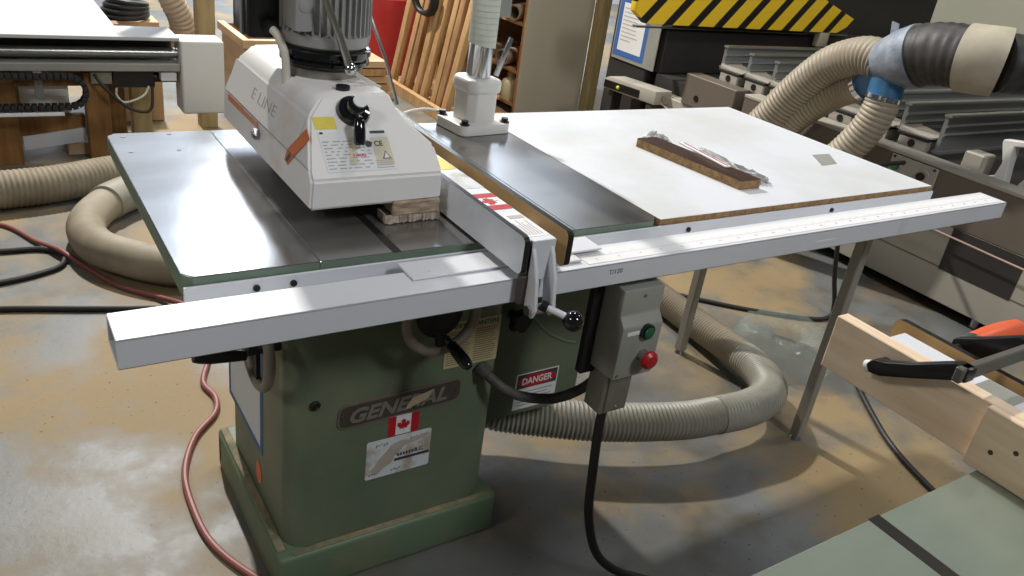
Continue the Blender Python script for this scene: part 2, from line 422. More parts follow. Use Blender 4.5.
MB().box(.331,.511,-.09,-.028,.8503,.854,.001,1).cyl((.37,-.07,.854),(.37,-.07,.8546),.003,10).cyl((.40,-.066,.854),(.40,-.066,.8546),.003,10).build('rail_cap_plate', 'white', saw)
# motor cover on the right side of the cabinet
cv = MB().box(.692,.985,.2,.55,.262,.79,.012,3).build('motor_cover', 'green', saw)
mb = MB(); cx, cz, R = 1.02,.70,.262
pts = [(cx+R*math.cos(a), .1995, cz+R*math.sin(a)) for a in [math.radians(158+k*4) for k in range(25)]]
pts = [p for p in pts if p[0] < .975 and p[2] < .785]
mb.tube(pts, .0035, 8); mb.build('cover_rim', 'green_light', cv)
mb = MB().cyl((.745,.2,.565),(.745,.165,.565),.011,14)
for k in range(5):
    a = 2*PI*k/5; mb.ball((.745+.02*math.cos(a),.163,.565+.02*math.sin(a)), .012)
mb.cyl((.745,.152,.565),(.745,.174,.565),.022,20); mb.build('lock_knob', 'black_matt', saw)
# danger sticker
q = V((.787,.1995,.282)); xd = V((1,0,.01)); yd = V((0,0,1))
ds = MB(); quad(ds,q,xd,yd,0,.125,0,.105); ds = ds.build('danger_sticker','paper',saw)
mb = MB(); quad(mb,q+V((0,-.0007,0)),xd,yd,.004,.121,.062,.102); mb.build('black_band','ink',ds)
mb = MB(); poly(mb,V(q)+V((.0625,-.0014,.082)),xd,yd,[(.056*math.cos(a)*1.0,.018*math.sin(a)) for a in [2*PI*k/28 for k in range(28)]]); mb.build('red_oval','flagred',ds)
mb = MB(); textmesh(mb,'DANGER',.026,V(q)+V((.018,-.0022,.0735)),xd,yd,.0005,.0006,width=.088); mb.build('danger_lettering','paper',ds)
mb = MB()
for k in range(5):
    quad(mb,V(q)+V((0,-.0007,0)),xd,yd,.010,.112-.012*(k % 2),.048-k*.0095,.0515-k*.0095,.0004)
mb.build('small_print','inkgrey',ds)
# front labels
yf = .1305
npl = MB(); o0 = V((.304,yf,.407)); nx = V((1,0,.03)); nz = V((.03,0,1))
poly(npl,o0,nx,nz,rrect(0,.282,0,.058,.016),.003); npl = npl.build('nameplate','platerim',saw)
mb = MB(); poly(mb,o0+V((0,-.003,0)),nx,nz,rrect(.004,.278,.004,.054,.013),.0006); mb.build('plate_field','brownplate',npl)
mb = MB(); textmesh(mb,'GENERAL',.046,o0+nx*.026+nz*.012+V((0,-.0038,0)),nx,nz,.0016,.0014,.25,.222); mb.build('plate_lettering','plateletter',npl)
mb = MB(); poly(mb,o0+nx*.148+nz*.012+V((0,-.0056,0)),nx,nz,[(0,0),(.050,.015),(.064,.036),(.014,.026),(.004,.012)],.0008); mb.build('torn_tape','tape',npl)
for dx in (.009,.271):
    p = o0+nx*dx+nz*.03; MB().cyl(p+V((0,-.003,0)),p+V((0,-.006,0)),.003,10).build('rivet','steel',npl)
fl = MB(); quad(fl,(.418,yf,.358),XA,ZA,0,.073,0,.05); fl = fl.build('flag_sticker','paper',saw)
mb = MB(); quad(mb,(.418,yf-.0007,.358),XA,ZA,0,.0185,0,.05); quad(mb,(.418,yf-.0007,.358),XA,ZA,.0545,.073,0,.05)
poly(mb,(.4545,yf-.0007,.381),XA,ZA,[(a*.031,b*.034) for a,b in LEAF]); mb.build('flag_print','flagred',fl)
pl = MB(); poly(pl,(.373,yf,.254),XA,ZA,rrect(0,.152,0,.101,.005)); pl = pl.build('paper_label','clearpaper',saw)
mb = MB(); quad(mb,(.373,yf-.0007,.254),XA,ZA,.066,.150,.034,.041,.0004)
textmesh(mb,'B.C.',.013,(.487,yf-.0007,.3005),XA,ZA,.0004,.0006)
for k in range(6): quad(mb,(.373,yf-.0007,.254),XA,ZA,.072+k*.007,.0765+k*.007,.046,.0535,.0004)
for a in (.02,.10):
    for k in range(5): quad(mb,(.373+a+k*.006,yf-.0007,.254),XA,ZA,0,.002,.082+.003*(k%3),.09-.002*(k%2),.0004,sk=.003)
for a in (.008,.06):
    for k in range(4): quad(mb,(.373+a+k*.006,yf-.0007,.254),XA,ZA,0,.004,.010+.002*(k%2),.0125+.002*(k%2),.0004)
mb.build('label_print','ink',pl)
mb = MB(); poly(mb,(.373,yf-.0008,.254),XA,ZA,[(.006,.022),(.018,.030),(.030,.050),(.046,.066),(.058,.082),(.082,.088),(.10,.083),(.128,.092),(.146,.090),(.138,.082),(.110,.074),(.088,.072),(.078,.058),(.066,.048),(.060,.034),(.040,.022),(.028,.010)],.0005); mb.build('torn_backing','backing',pl)
ys = MB(); quad(ys,(.537,yf,.502),XA,ZA,0,.131,0,.112); ys = ys.build('warning_label','tanlab',saw)
mb = MB(); textmesh(mb,'SAFETY POINTERS',.014,(.541,yf-.0006,.598),XA,ZA,.0004,.0005,width=.122); mb.build('label_heading','greenink',ys)
mb = MB()
for col_ in (0,.066):
    for k in range(15):
        e = .056-.012*random.random(); quad(mb,(.541+col_,yf-.0006,.587-k*.0056),XA,ZA,0,e,0,.0022,.0003)
mb.build('label_print',mat('tan_label_print',(128,112,84),.7),ys)
MB().lathe([(0,0),(.011,0),(.011,-.003),(.007,-.005),(.006,-.003),(0,-.003)],(.257,yf,.481),(0,1,0),20).build('bolt','dark_iron',saw)
# notice on left side
xl = .2065; nd = V((0,-1,0))
ln = MB(); quad(ln,(xl,.60-.03,.243),nd,ZA,0,.265,0,.33); ln = ln.build('notice_sheet','paper',saw)
mb = MB(); o0 = (xl-.0007,.57,.243)
quad(mb,o0,nd,ZA,0,.265,0,.014); quad(mb,o0,nd,ZA,0,.014,.014,.33); quad(mb,o0,nd,ZA,.251,.265,.014,.33)
lab(mb.build('tape_border','tapeblue',ln),'blue tape border')
mb = MB(); poly(mb,(xl,.334,.176),nd,ZA,[(.019*math.cos(2*PI*k/20),.03*math.sin(2*PI*k/20)) for k in range(20)]); mb.build('round_sticker','orangest',saw)
# front handwheel
wc = V((.471,.045,.687))
hw = MB().torus(wc,(0,1,0),.074,.0105,56,12).build('handwheel','wheelrim',saw)
mb = MB().lathe([(0,-.012),(.02,-.012),(.024,-.004),(.048,.006),(.048,.012),(.024,.02),(.016,.024),(.016,.085),(0,.085)],wc,(0,1,0),28)
for k in range(3):
    a = 2*PI*k/3+.6; mb.bar(wc+V((0,.01,0)),wc+V((math.cos(a)*.072,0,math.sin(a)*.072)),.022,.009,(0,1,0),.002)
mb.build('wheel_spokes','black_matt',hw)
p = V((.483,.042,.64)); e = V((.490,-.040,.622)); d = (e-p)
mb = MB().tube([p+d*t for t in (.22,.28,.5,.8,.94,1)],.0,14,radii=[.008,.0115,.0125,.013,.0115,.008]); gr = mb.build('crank_grip','black_gloss',hw)
MB().cyl(p,p+d*.24,.0075,14).build('grip_stem','chrome',gr)
# side handwheel
wc = V((.165,.2,.600))
hw = MB().torus(wc,(1,0,0),.083,.0105,56,12).build('handwheel','wheelrim',saw)
mb = MB().lathe([(0,-.02),(.02,-.02),(.02,.042),(0,.042)],wc,(1,0,0),20)
for k in range(3):
    a = 2*PI*k/3+.5; mb.bar(wc,wc+V((0,math.cos(a),math.sin(a)))*.078,.02,.008,(1,0,0))
mb.build('wheel_spokes','black_matt',hw)
MB().tube([(.145,.2,.578),(.12,.2,.583),(.08,.2,.588),(.06,.2,.593),(.05,.2,.595)],.012,14,radii=[.009,.0115,.0125,.0125,.010]).build('crank_grip','dark_iron',hw)
# switch box hung under the rail
MB().box(.735,.79,-.075,-.055,.57,.805,.003,1).build('switch_bracket','black_matt',saw)
mb = MB().prism([(.757,-.07,.590),(.757,-.148,.595),(.757,-.148,.712),(.757,-.132,.732),(.757,-.132,.785),(.757,-.07,.79)],(.102,0,0),.004,2)
sb = mb.build('switch_box','boxgrey',saw)
gx = .818
MB().cyl((gx,-.147,.698),(gx,-.155,.698),.0165,24).build('button_ring','black',sb)
MB().cyl((gx,-.155,.698),(gx,-.160,.698),.012,20,bev=.002).build('start_button','greenbtn',sb)
MB().cyl((.820,-.147,.644),(.820,-.164,.644),.013,20).build('button_collar','steel',sb)
MB().lathe([(0,0),(.013,0),(.0195,.004),(.0195,.010),(.014,.016),(0,.018)],(.820,-.164,.644),(0,-1,0),24).build('stop_button','red',sb)
MB().box(.770,.800,-.1488,-.148,.694,.702).build('button_label','paper',sb)
MB().cyl((.81,-.132,.77),(.81,-.135,.77),.003,8).cyl((.765,-.1475,.605),(.765,-.15,.605),.003,8).build('cover_screw','steel',sb)
jb = MB().box(.772,.842,-.115,-.062,.487,.605,.002,1).build('junction_box','galv',saw)
MB().box(.782,.838,-.12,-.115,.492,.596,.0015,1).cyl((.81,-.12,.502),(.81,-.124,.502),.004,8).build('box_cover','galv',jb)
mb = MB().tube(catmull([(.630,.128,.487),(.655,.09,.462),(.69,.075,.438),(.735,.06,.425),(.775,.03,.435),(.80,-.01,.475),(.805,-.05,.53),(.80,-.085,.60)]),.0115,12)
mb.cyl((.628,.131,.489),(.640,.108,.477),.017,16); lab(mb.build('flexible_conduit','conduit',saw),'dusty flexible conduit looping to the switch box')
mb = MB().tube(catmull([(.80,-.095,.488),(.797,-.10,.42),(.792,-.115,.33),(.798,-.125,.22),(.83,-.14,.11),(.89,-.155,.04),(.96,-.19,.012),(1.05,-.27,.0105),(1.08,-.42,.0105)]),.0105,12)
lab(mb.build('power_cord','cord',saw),'thick black power cord hanging to the floor')
MB().box(.70,.80,.38,.54,.0,.262,.004,1).build('dust_port','green',saw)

# ================================================================== RIP FENCES
def rip_fence(label, dx, dy, dz, ln, front=True):
    t = thing('rip_fence', label, 'rip fence', (.55+dx,.2+dy,.86+dz), 'tan and white rip fences on the two saw tables')
    O = V((dx,dy,dz))
    def B(mb, name, m, par=t): bmesh.ops.translate(mb.b, verts=mb.b.verts, vec=O); return mb.build(name, m, par)
    Y1 = ln
    # left face board
    prof = [(y,z) for y,z in rrect(-.148,Y1,.864,.931,.012,4)]
    mb = MB().prism([(.497,y,z) for y,z in prof],(.011,0,0))
    for f in mb.b.faces: f.material_index = 0 if f.normal.x < -.5 else 1
    B(mb,'face_board',['laminate','black'])
    mb = MB().box(.5085,.566,-.142,Y1+.02,.8655,.921,.002,1); tb = B(mb,'fence_tube','white')
    prof = [(y,z) for y,z in rrect(-.142,Y1,.8625,.929,.012,4)]
    mb = MB().prism([(.589,y,z) for y,z in prof],(.012,0,0))
    for f in mb.b.faces:
        f.material_index = 0 if abs(f.normal.x) > .5 else 1
    B(mb,'side_board',['tanboard','black'])
    for y in (-.05,.25,.5):
        if y < Y1: B(MB().box(.565,.5895,y,y+.03,.875,.905),'spacer','white')
    if front:
        mb = MB()
        for x in (.513,.55):
            mb.prism([(x,-.141,.926),(x,-.141,.852),(x,-.150,.800),(x,-.172,.792),(x,-.180,.81),(x,-.172,.86),(x,-.156,.90)],(.007,0,0),.0012,1)
        mb.box(.513,.557,-.149,-.139,.852,.925,.001,1)
        lab(B(mb,'clamp_bracket','white'),'white cast lever bracket')
        B(MB().cyl((.507,-.166,.806),(.563,-.166,.806),.009,16),'pivot_pin','chrome')
        B(MB().box(.499,.512,-.150,-.138,.81,.862,.001,1),'felt_pad','brownplate')
        lv = B(MB().tube([(.533,-.172,.815),(.556,-.188,.806),(.572,-.203,.799)],.0062,12),'lock_lever','white')
        B(MB().cyl((.533,-.170,.815),(.541,-.178,.812),.0095,14),'lever_collar','black',lv)
        B(MB().ball((.577,-.208,.796),.0185),'lever_knob','black_gloss',lv)
        cp = B(MB().box(.606,.72,-.085,-.03,.8555,.8595,.001,1).box(.60,.655,-.11,-.05,.8515,.8555,.001,1),'cursor_plate','white')
        # labels on the tube
        fl = MB(); quad(fl,(.512,-.005,.921),YA,V((-1,0,0)),0,.075,-.05,-.002); fl = B(fl,'flag_sticker','paper')
        mb = MB(); quad(mb,(.512,-.005,.9216),YA,V((-1,0,0)),0,.019,-.05,-.002); quad(mb,(.512,-.005,.9216),YA,V((-1,0,0)),.056,.075,-.05,-.002)
        poly(mb,(.538,.0325,.9216),YA,V((-1,0,0)),[(a*.032,b*.036) for a,b in LEAF]); B(mb,'flag_print','flagred',fl)
        pl = MB(); quad(pl,(.512,-.125,.921),YA,V((-1,0,0)),0,.095,-.05,-.002); pl = B(pl,'info_label','paper')
        mb = MB()
        for k in range(7): quad(mb,(.518+k*.006,-.118,.9216),YA,V((-1,0,0)),.0,.06-.01*(k%3),0,.0022,.0004)
        quad(mb,(.56,-.05,.9216),YA,V((-1,0,0)),0,.014,0,.03,.0004); B(mb,'label_print','inkgrey',pl)
        yl = MB(); quad(yl,(.512,.205,.921),YA,V((-1,0,0)),0,.07,-.05,-.002); B(yl,'yellow_label','yellowlab')
        B(MB().box(.512,.564,.10,.19,.921,.9216),'clear_label','clearpaper')
    return t
rip_fence('white rip fence with flag sticker and black ball lever on the green saw', 0,0,0, .74)

# ================================================================== POWER FEEDER
pf = thing('power_feeder', 'white power feeder with grey motor bolted to the saw table', 'power feeder', (.86,.64,.86))
rot = math.radians(6)
def rp(x,y,z): # column local frame
    return V((.854+x*math.cos(rot)-y*math.sin(rot), .645+x*math.sin(rot)+y*math.cos(rot), z))
mb = MB().prism([rp(a,b,.8605) for a,b in rrect(-.079,.079,-.066,.066,.022)],(0,0,.026),.003,2); bp_ = mb.build('base_plate','white_warm',pf)
for a in (-.063,.063):
    for b in (-.05,.05):
        c0 = rp(a,b,.886); MB().cyl(c0,c0+V((0,0,.012)),.009,12).cyl(c0,c0+V((0,0,.003)),.013,12).build('bolt','black',bp_)
oct8 = lambda s,c: [(s-c,-s),(s,-s+c),(s,s-c),(s-c,s),(-s+c,s),(-s,s-c),(-s,-s+c),(-s+c,-s)]
mb = MB().prism([rp(a,b,.884) for a,b in oct8(.046,.018)],(0,0,.082),.004,2)
mb.prism([rp(a,b,.958) for a,b in oct8(.051,.016)],(0,0,.036),.010,3)
mb.build('column_socket','white_warm',pf)
cc = rp(0,0,.985)
MB().cyl(cc,cc+V((0,0,.58)),.031,40).build('column','chrome',pf)
mb = MB().bar(cc+V((.052,.0,.01)),cc+V((.085,0,.105)),.013,.006,(0,1,0),.001); lab(mb.build('clamp_lever','steel',pf),'flat steel clamp lever')
# note paper taped round the column
mb = MB(); a0,a1 = math.radians(165),math.radians(325); n = 22
top = [cc+V((.0345*math.cos(a0+(a1-a0)*k/n),.0345*math.sin(a0+(a1-a0)*k/n),.30)) for k in range(n+1)]
for k in range(n):
    za = .082+.012*(1-k/n); zb = .082+.012*(1-(k+1)/n)
    A,B_ = top[k],top[k+1]; A2 = A.copy(); A2.z = cc.z+za; B2 = B_.copy(); B2.z = cc.z+zb
    out = ((A+B_)/2-cc); out.z = 0; out = out.normalized()*.0008
    mb.prism([A2,B2,B_,A],out)
np_ = mb.build('note_paper','papergreen',pf)
mb = MB()
for j in range(14):
    z = cc.z+.10+j*.014
    pts = [V((cc.x+.0358*math.cos(a0+(a1-a0)*k/n),cc.y+.0358*math.sin(a0+(a1-a0)*k/n),z)) for k in range(2,n-1)]
    mb.tube(pts,.0005,4)
mb.build('ruled_lines','inkgrey',np_)
MB().box(cc.x+.036,cc.x+.07,cc.y-.005,cc.y-.002,cc.z+.155,cc.z+.3).build('grey_card','boxgrey',pf)
# head body: front-view profile swept along the feed direction, control face sloped back
prof = [(.2335,.905),(.2335,.966),(.262,1.046),(.270,1.060),(.418,1.066),(.428,1.04),(.480,.995),(.480,.905)]
def yfront(z): return .111 if z < .952 else .111+(z-.952)*1.09
mb = MB(); bm = mb.b
prof2 = [(.231,.899),(.2325,.952),(.2335,.966),(.258,1.035),(.290,1.062),(.420,1.066),(.428,1.036),(.480,.990),(.480,.952),(.480,.902)]
fr = [bm.verts.new((x,yfront(z),z)) for x,z in prof2]; bk = [bm.verts.new((x,.66 if z < 1.0 else .64,z)) for x,z in prof2]
n = len(fr); fs = [bm.faces.new(bk)] + [bm.faces.new((fr[i],bk[i],bk[(i+1)%n],fr[(i+1)%n])) for i in range(n)]
fs.append(bm.faces.new((fr[0],fr[1],fr[8],fr[9]))); fs.append(bm.faces.new(fr[1:9]))
bmesh.ops.recalc_face_normals(bm, faces=fs)
bmesh.ops.bevel(bm, geom=list(bm.edges), offset=.0045, segments=2, affect='EDGES')
hd = mb.build('feeder_head','cream',pf,40)
sl = V((0,.114,.1046)).normalized(); so = V((0,.111,.952)); sn = XA.cross(sl) # control face frame: u = x, v up the slope, sn outward
def cf(x, v, h=0): return so+V((x,0,0))+sl*v+sn*h
def slope_v(z): return (z-.952)/sl.z
# left face seam line and decals
mb = MB().box(.2328,.2334,.13,.65,.9645,.9665); mb.build('panel_seam','inkgrey',hd)
ul = V((.0285,0,.08)).normalized()
mb = MB(); quad(mb,(.2332,.66,.968),V((0,-1,0)),ul,.02,.452,0,.069,.0008); cover = mb.build('side_panel','cream',hd)
for s_,y_,w_ in (('E',.485,.019),('LINE',.445,.105)):
    mb = MB(); textmesh(mb,s_,.031,V((.2332,y_,.968))+ul*.026+V((-.942,0,.335))*.001,V((0,-1,0)),ul,.0004,-.0004,width=w_); mb.build('side_lettering','inkgrey',cover)
mb = MB(); quad(mb,(.2318,.62,.942),V((0,-1,0)),ZA,0,.11,.008,.023); quad(mb,(.2318,.51,.942),V((0,-1,0)),ZA,0,.10,.009,.021); lab(mb.build('side_stripe','orangedust',hd),'worn orange stripe')
mb = MB(); nL = V((-.942,0,.335))
def lf(y,z): # point on left side, lower vertical or upper sloped
    return V((.2318,y,z)) if z <= .966 else V((.2331+(z-.966)*.356,y,z))+nL*.001
mb.prism([lf(.248,.945),lf(.231,.940),lf(.2,.966),lf(.236,.966)],V((-.0006,0,0)))
mb.prism([lf(.2,.967),lf(.236,.967),lf(.190,1.018),lf(.163,1.008)],nL*.0006)
lab(mb.build('orange_stripe','orange',hd),'orange stripe end')
mb = MB(); mb.prism([lf(.240,.948),lf(.232,.946),lf(.212,.964),lf(.222,.965)],V((-.0012,0,0))); mb.build('dark_slot','brownplate',hd)
MB().cyl((.233,.405,.943),(.222,.405,.943),.011,6).cyl((.222,.405,.943),(.219,.405,.943),.007,12).build('hex_bolt','steel',hd)
# control face
dc = cf(.340,slope_v(1.040))
mb = MB().lathe([(0,0),(.030,0),(.030,.006),(.027,.011),(.018,.014),(.016,.026),(0,.027)],dc,sn,40); dl = mb.build('dial','black_gloss',hd)
p = cf(.346,slope_v(1.043),.027)
MB().cyl(p,p+sn*.003,.0125,24).build('dial_cap','paper',dl)
p = cf(.338,slope_v(1.028),.022); e = cf(.324,slope_v(1.0),.055)
MB().cyl(p,p.lerp(e,.45),.005,12).build('crank_stem','chrome',dl)
d = e-p; q0 = p+d*.4; dd = V((-.003,-.012,-.035)).normalized()*.045
MB().tube([q0,q0+dd*.1,q0+dd*.5,q0+dd*.9,q0+dd],.01,14,radii=[.007,.0095,.0105,.0105,.008]).build('crank_grip','black_gloss',dl)
MB().cyl((.345,.27,1.062),(.345,.27,1.071),.013,20).build('plug_cap','black',hd)
o0 = cf(.262,0,.0002)
yl = MB(); quad(yl,o0,XA,sl,.001,.04,.098,.122,.0005); yl = yl.build('yellow_label','yellowlab',hd)
rl = MB(); quad(rl,o0,XA,sl,.003,.130,.014,.093,.0005); rl = rl.build('rating_label','paper',hd)
mb = MB()
quad(mb,o0+sn*.0006,XA,sl,.006,.012,.088,.092,.0004); quad(mb,o0+sn*.0006,XA,sl,.098,.126,.086,.091,.0004)
textmesh(mb,'CE',.014,o0+XA*.1+sl*.061+sn*.0006,XA,sl,.0004,.0004,width=.016)
poly(mb,o0+XA*.090+sl*.066+sn*.0006,XA,sl,[(-.007,-.002),(-.002,.007),(.007,.003),(.004,-.006),(-.004,-.007)],.0004)
poly(mb,o0+XA*.117+sl*.042+sn*.0006,XA,sl,[(-.008,-.007),(.008,-.007),(.0,.009)],.0004)
mb.build('label_marks','ink',rl)
mb = MB(); poly(mb,o0+XA*.117+sl*.042+sn*.0010,XA,sl,[(-.0056,-.0056),(.0056,-.0056),(.0,.0062)],.0003); mb.build('triangle_field','paper',rl)
mb = MB()
for k in range(9):
    x = .007
    while x < .088:
        w = .004+.014*random.random(); quad(mb,o0+sn*.0006,XA,sl,x,min(x+w,.09),.020+k*.0065,.0218+k*.0065,.0003); x += w+.004+.006*random.random()
for k in range(4): quad(mb,o0+sn*.0006,XA,sl,.094,.126,.018+k*.0045,.0195+k*.0045,.0003)
mb.build('label_print','inkgrey',rl)
mb = MB(); textmesh(mb,'1400',.008,o0+XA*.056+sl*.042+sn*.0006,XA,sl,.0004,.0003,width=.024); mb.build('magenta_print','inkpink',rl)
mb = MB(); quad(mb,o0+sn*.0005,XA,sl,.096,.129,.024,.078,.0002); mb.build('aged_patch','agedpaper',rl)
mb = MB(); quad(mb,o0+sn*.0005,XA,sl,.044,.060,.026,.080,.0002,sk=.012); mb.build('aged_patch','agedpaper',rl)
# clear guard sheet along the right shoulder
mb = MB(); mb.prism([(.430,.245,1.045),(.482,.165,.999),(.486,.62,.999),(.434,.62,1.047)],(.001,0,.002)); lab(mb.build('clear_guard','guard',hd),'clear pale green plastic guard')
# sawdust covered foot with bristles at right front
ft = MB().box(.384,.478,.108,.150,.8765,.9045,.003,1).build('wiper_block','dustyblock',hd)
mb = MB()
for k in range(46):
    x = .372+.108*(k+.5)/46; w = .0022; y0 = .112+.006*random.random()
    mb.prism([(x-w,y0-.004,.8612+.003*random.random()),(x+w,y0-.004,.8612+.003*random.random()),(x+w*.8+.0008,.112,.878),(x-w*.8,.112,.878)],(0,.036,0))
mb.build('bristles','brush',ft)
for y in (.25,.38,.51):
    MB().cyl((.30,y,.898),(.43,y,.898),.0365,36,bev=.004).build('feed_wheel','black_matt',hd)
# motor
mc = V((.360,.405,-.016))
MB().lathe([(0,1.070),(.071,1.070),(.071,1.094),(.066,1.100),(0,1.100)],mc,ZA,48).build('motor_flange','galv',pf)
MB().lathe([(0,1.099),(.078,1.099),(.085,1.103),(.085,1.110),(.080,1.113),(.080,1.116),(.087,1.119),(.087,1.129),(.080,1.133),(0,1.133)],mc,ZA,48).build('adjustment_ring','black_gloss',pf)
mo = MB().lathe([(0,1.128),(.070,1.128),(.082,1.138),(.085,1.150),(.085,1.158),(.076,1.164),(.076,1.36),(0,1.36)],mc,ZA,48).build('motor','motor',pf)
mb = MB()
for k in range(40):
    a = 2*PI*k/40; d = V((math.cos(a),math.sin(a),0)); p = mc+d*.0745
    mb.bar(p+V((0,0,1.160)),p+V((0,0,1.345)),.0032,.0225,d)
mb.build('cooling_fins','motor',mo)
MB().lathe([(0,1.345),(.09,1.345),(.09,1.40),(.075,1.418),(0,1.418)],mc,ZA,48).build('fan_cowl','motor',mo)
tb = MB().box(.276,.310,.332,.40,1.150,1.25,.006,2).build('terminal_box','motor',mo)
MB().lathe([(0,0),(.010,0),(.010,-.002),(.007,-.0025),(0,-.0025)],(.293,.332,1.195),(0,1,0),18).build('cable_blank','motor',tb)
bx = MB().prism([(a,b,1.118) for a,b in rrect(.222,.296,.425,.54,.012)],(0,0,.22),.006,2).build('feeder_switch_case','black',pf)
MB().box(.218,.224,.46,.475,1.118,1.33,.001,1).build('trim_strip','alu',bx)
MB().cyl((.258,.427,1.143),(.258,.40,1.140),.012,16).cyl((.258,.412,1.142),(.258,.404,1.141),.015,6).build('cable_gland','dark_iron',bx)
MB().tube(catmull([(.258,.40,1.14),(.263,.386,1.132),(.272,.378,1.105),(.276,.380,1.08),(.278,.385,1.04)]),.008,12).build('motor_cable','whitecable',pf)
lv = MB().tube([(.318,.30,1.215),(.345,.298,1.155),(.366,.296,1.10)],.0065,14,radii=[.006,.007,.008]).build('angled_lever','steel',pf)
MB().ball((.368,.295,1.095),.0115).build('lever_ball','chrome',lv)
MB().cyl((.368,.295,1.10),(.368,.335,1.10),.006,12).build('lever_pivot','steel',lv)
rd = MB().tube([(.452,.44,1.19),(.457,.43,1.175),(.487,.405,1.09),(.512,.388,1.0)],.0036,10).build('tie_rod','steel',pf)
MB().bar((.380,.30,1.085),(.425,.285,1.062),.006,.006).build('link_bar','whitecable',pf)
# arm carrying the head (above the picture)
mb = MB().tube([cc+V((0,0,.50)),V((.6,.525,1.50)),mc+V((0,0,1.50))],.024,24)
mb.build('support_arm','chrome',pf)
MB().cyl(mc+V((0,0,1.41)),mc+V((0,0,1.53)),.032,24).build('arm_head','white_warm',pf)
mb = MB().tube(catmull([(.79,.70,.888),(.75,.72,.89),(.68,.70,.885),(.60,.64,.87),(.56,.62,.866)]),.0045,10); mb.build('feeder_cable','whitecable',pf)

# ================================================================== things on the extension board
t = thing('wood_offcut','long narrow particle board offcut with dark brown laminate on the white board','offcut',(1.29,.27,.86))
a,b_ = V((1.279,.100,.8605)),V((1.347,.100,.8605)); c_,d_ = V((1.305,.440,.8605)),V((1.238,.438,.8605))
MB().prism([a,b_,c_,d_],(0,0,.021)).build('core','particle',t)
MB().prism([p+V((0,0,.021)) for p in (a,b_,c_,d_)],(0,0,.0015)).build('laminate_face','brownlam',t)
t = thing('plastic_strip','narrow white plastic strip with a red line lying on the offcut','strip',(1.33,.28,.8835))
MB().bar((1.338,.375,.886),(1.318,.185,.886),.018,.003).build('strip','paper',t)
MB().bar((1.341,.37,.8879),(1.321,.19,.8879),.004,.0006).build('red_line','flagred',t)
def crumple(name, label, cx, cy, z, lx, ly, seed, m='crumple'):
    rn = random.Random(seed); mb = MB(); nx,ny = 12,9; g = []
    for i in range(nx+1):
        row = []
        for j in range(ny+1):
            u,v = i/nx-.5,j/ny-.5
            row.append(mb.b.verts.new((cx+u*lx+.006*rn.uniform(-1,1),cy+v*ly+.006*rn.uniform(-1,1),z+.022*rn.random()*(1-abs(2*u)**3))))
        g.append(row)
    for i in range(nx):
        for j in range(ny): mb.b.faces.new((g[i][j],g[i+1][j],g[i+1][j+1],g[i][j+1]))
    o = mb.build_at(name,m,(cx,cy,z),0); so_ = o.modifiers.new('thickness','SOLIDIFY'); so_.thickness = .0006
    return tag(o,label,'plastic film')
crumple('clear_film','crumpled clear plastic film beside the brown offcut on the white board',1.385,.24,.8612,.06,.24,3)
crumple('clear_film','small scrap of clear film at the far end of the offcut',1.345,.475,.8612,.06,.05,5)

# ================================================================== dust hose under the saw
t = thing('dust_hose','grey ribbed dust hose on the floor curving under the extension board','hose',(1.5,.3,0))
MB().hose([(.80,.45,.15),(.85,.42,.135),(.891,.388,.125),(1.009,.311,.125),(1.134,.242,.125),(1.273,.186,.125),(1.395,.152,.123),(1.51,.143,.118)],.056,.0125,.09).build('ribbed_hose','hosegrey',t)
MB().hose([(1.495,.143,.118),(1.619,.135,.115),(1.735,.158,.110),(1.815,.215,.102),(1.872,.31,.092),(1.895,.40,.085)],.0575,.0125,.035).build('hose_bend','hosegrey',t)
lab(MB().hose([(1.89,.38,.087),(1.907,.50,.08),(1.925,.62,.07),(1.945,.77,.062),(1.96,.95,.06),(2.02,1.2,.06),(2.2,1.6,.06),(2.5,2.2,.06)],.056,.0125,.09).build('ribbed_hose','hose',t),'beige ribbed hose running away')
MB().cyl((.78,.465,.16),(.82,.437,.142),.061,28).build('hose_clamp','steel',t)

# ================================================================== left floor: hoses and cords
t = thing('vacuum_hose','thick dusty ribbed hose across the floor at far left','hose',(.2,2.55,0))
MB().hose([(-1.3,2.35,.08),(-.7,2.42,.08),(-.187,2.482,.08),(.028,2.52,.08),(.24,2.60,.08),(.6,2.72,.08),(1.1,2.8,.08),(1.7,2.85,.08)],.078,.02,.06).build('ribbed_hose','hosedusty',t)
t = thing('vacuum_hose','smooth grey beige hose bending in a loop beside the saw','hose',(.1,2,0))
MB().tube(catmull([(.9,2.42,.075),(.55,2.42,.075),(.3,2.385,.075),(.17,2.28,.070),(.085,2.13,.070),(.062,2.0,.070),(.085,1.86,.070),(.16,1.74,.075),(.27,1.64,.075),(.42,1.60,.075),(.65,1.60,.075),(.95,1.66,.075)],.02),.068,28).build('hose_skin','hosedusty',t)
MB().tube(catmull([(.30,2.386,.075),(.25,2.355,.075),(.19,2.30,.075),(.165,2.27,.075)],.02),.0745,28).build('tape_wrap','hosegrey',t)
mb = MB().tube(catmull([(-.6,2.33,.008),(-.40,2.35,.008),(-.207,2.30,.008),(-.10,2.10,.012),(-.036,1.965,.029),(.02,1.86,.012),(.115,1.66,.008),(.22,1.53,.014),(.28,1.42,.029),(.31,1.32,.012),(.315,1.20,.008),(.27,1.08,.008),(.232,.975,.008),(.245,.89,.008),(.225,.815,.008),(.151,.727,.008),(.098,.60,.008),(.086,.47,.008),(.097,.33,.008),(.15,.20,.008),(.24,.06,.008),(.36,-.08,.008)]),.0085,10)
tag(mb.build_at('air_hose','airred',(.1,1,0)),'dull red air hose winding over the floor along the saw','air hose')
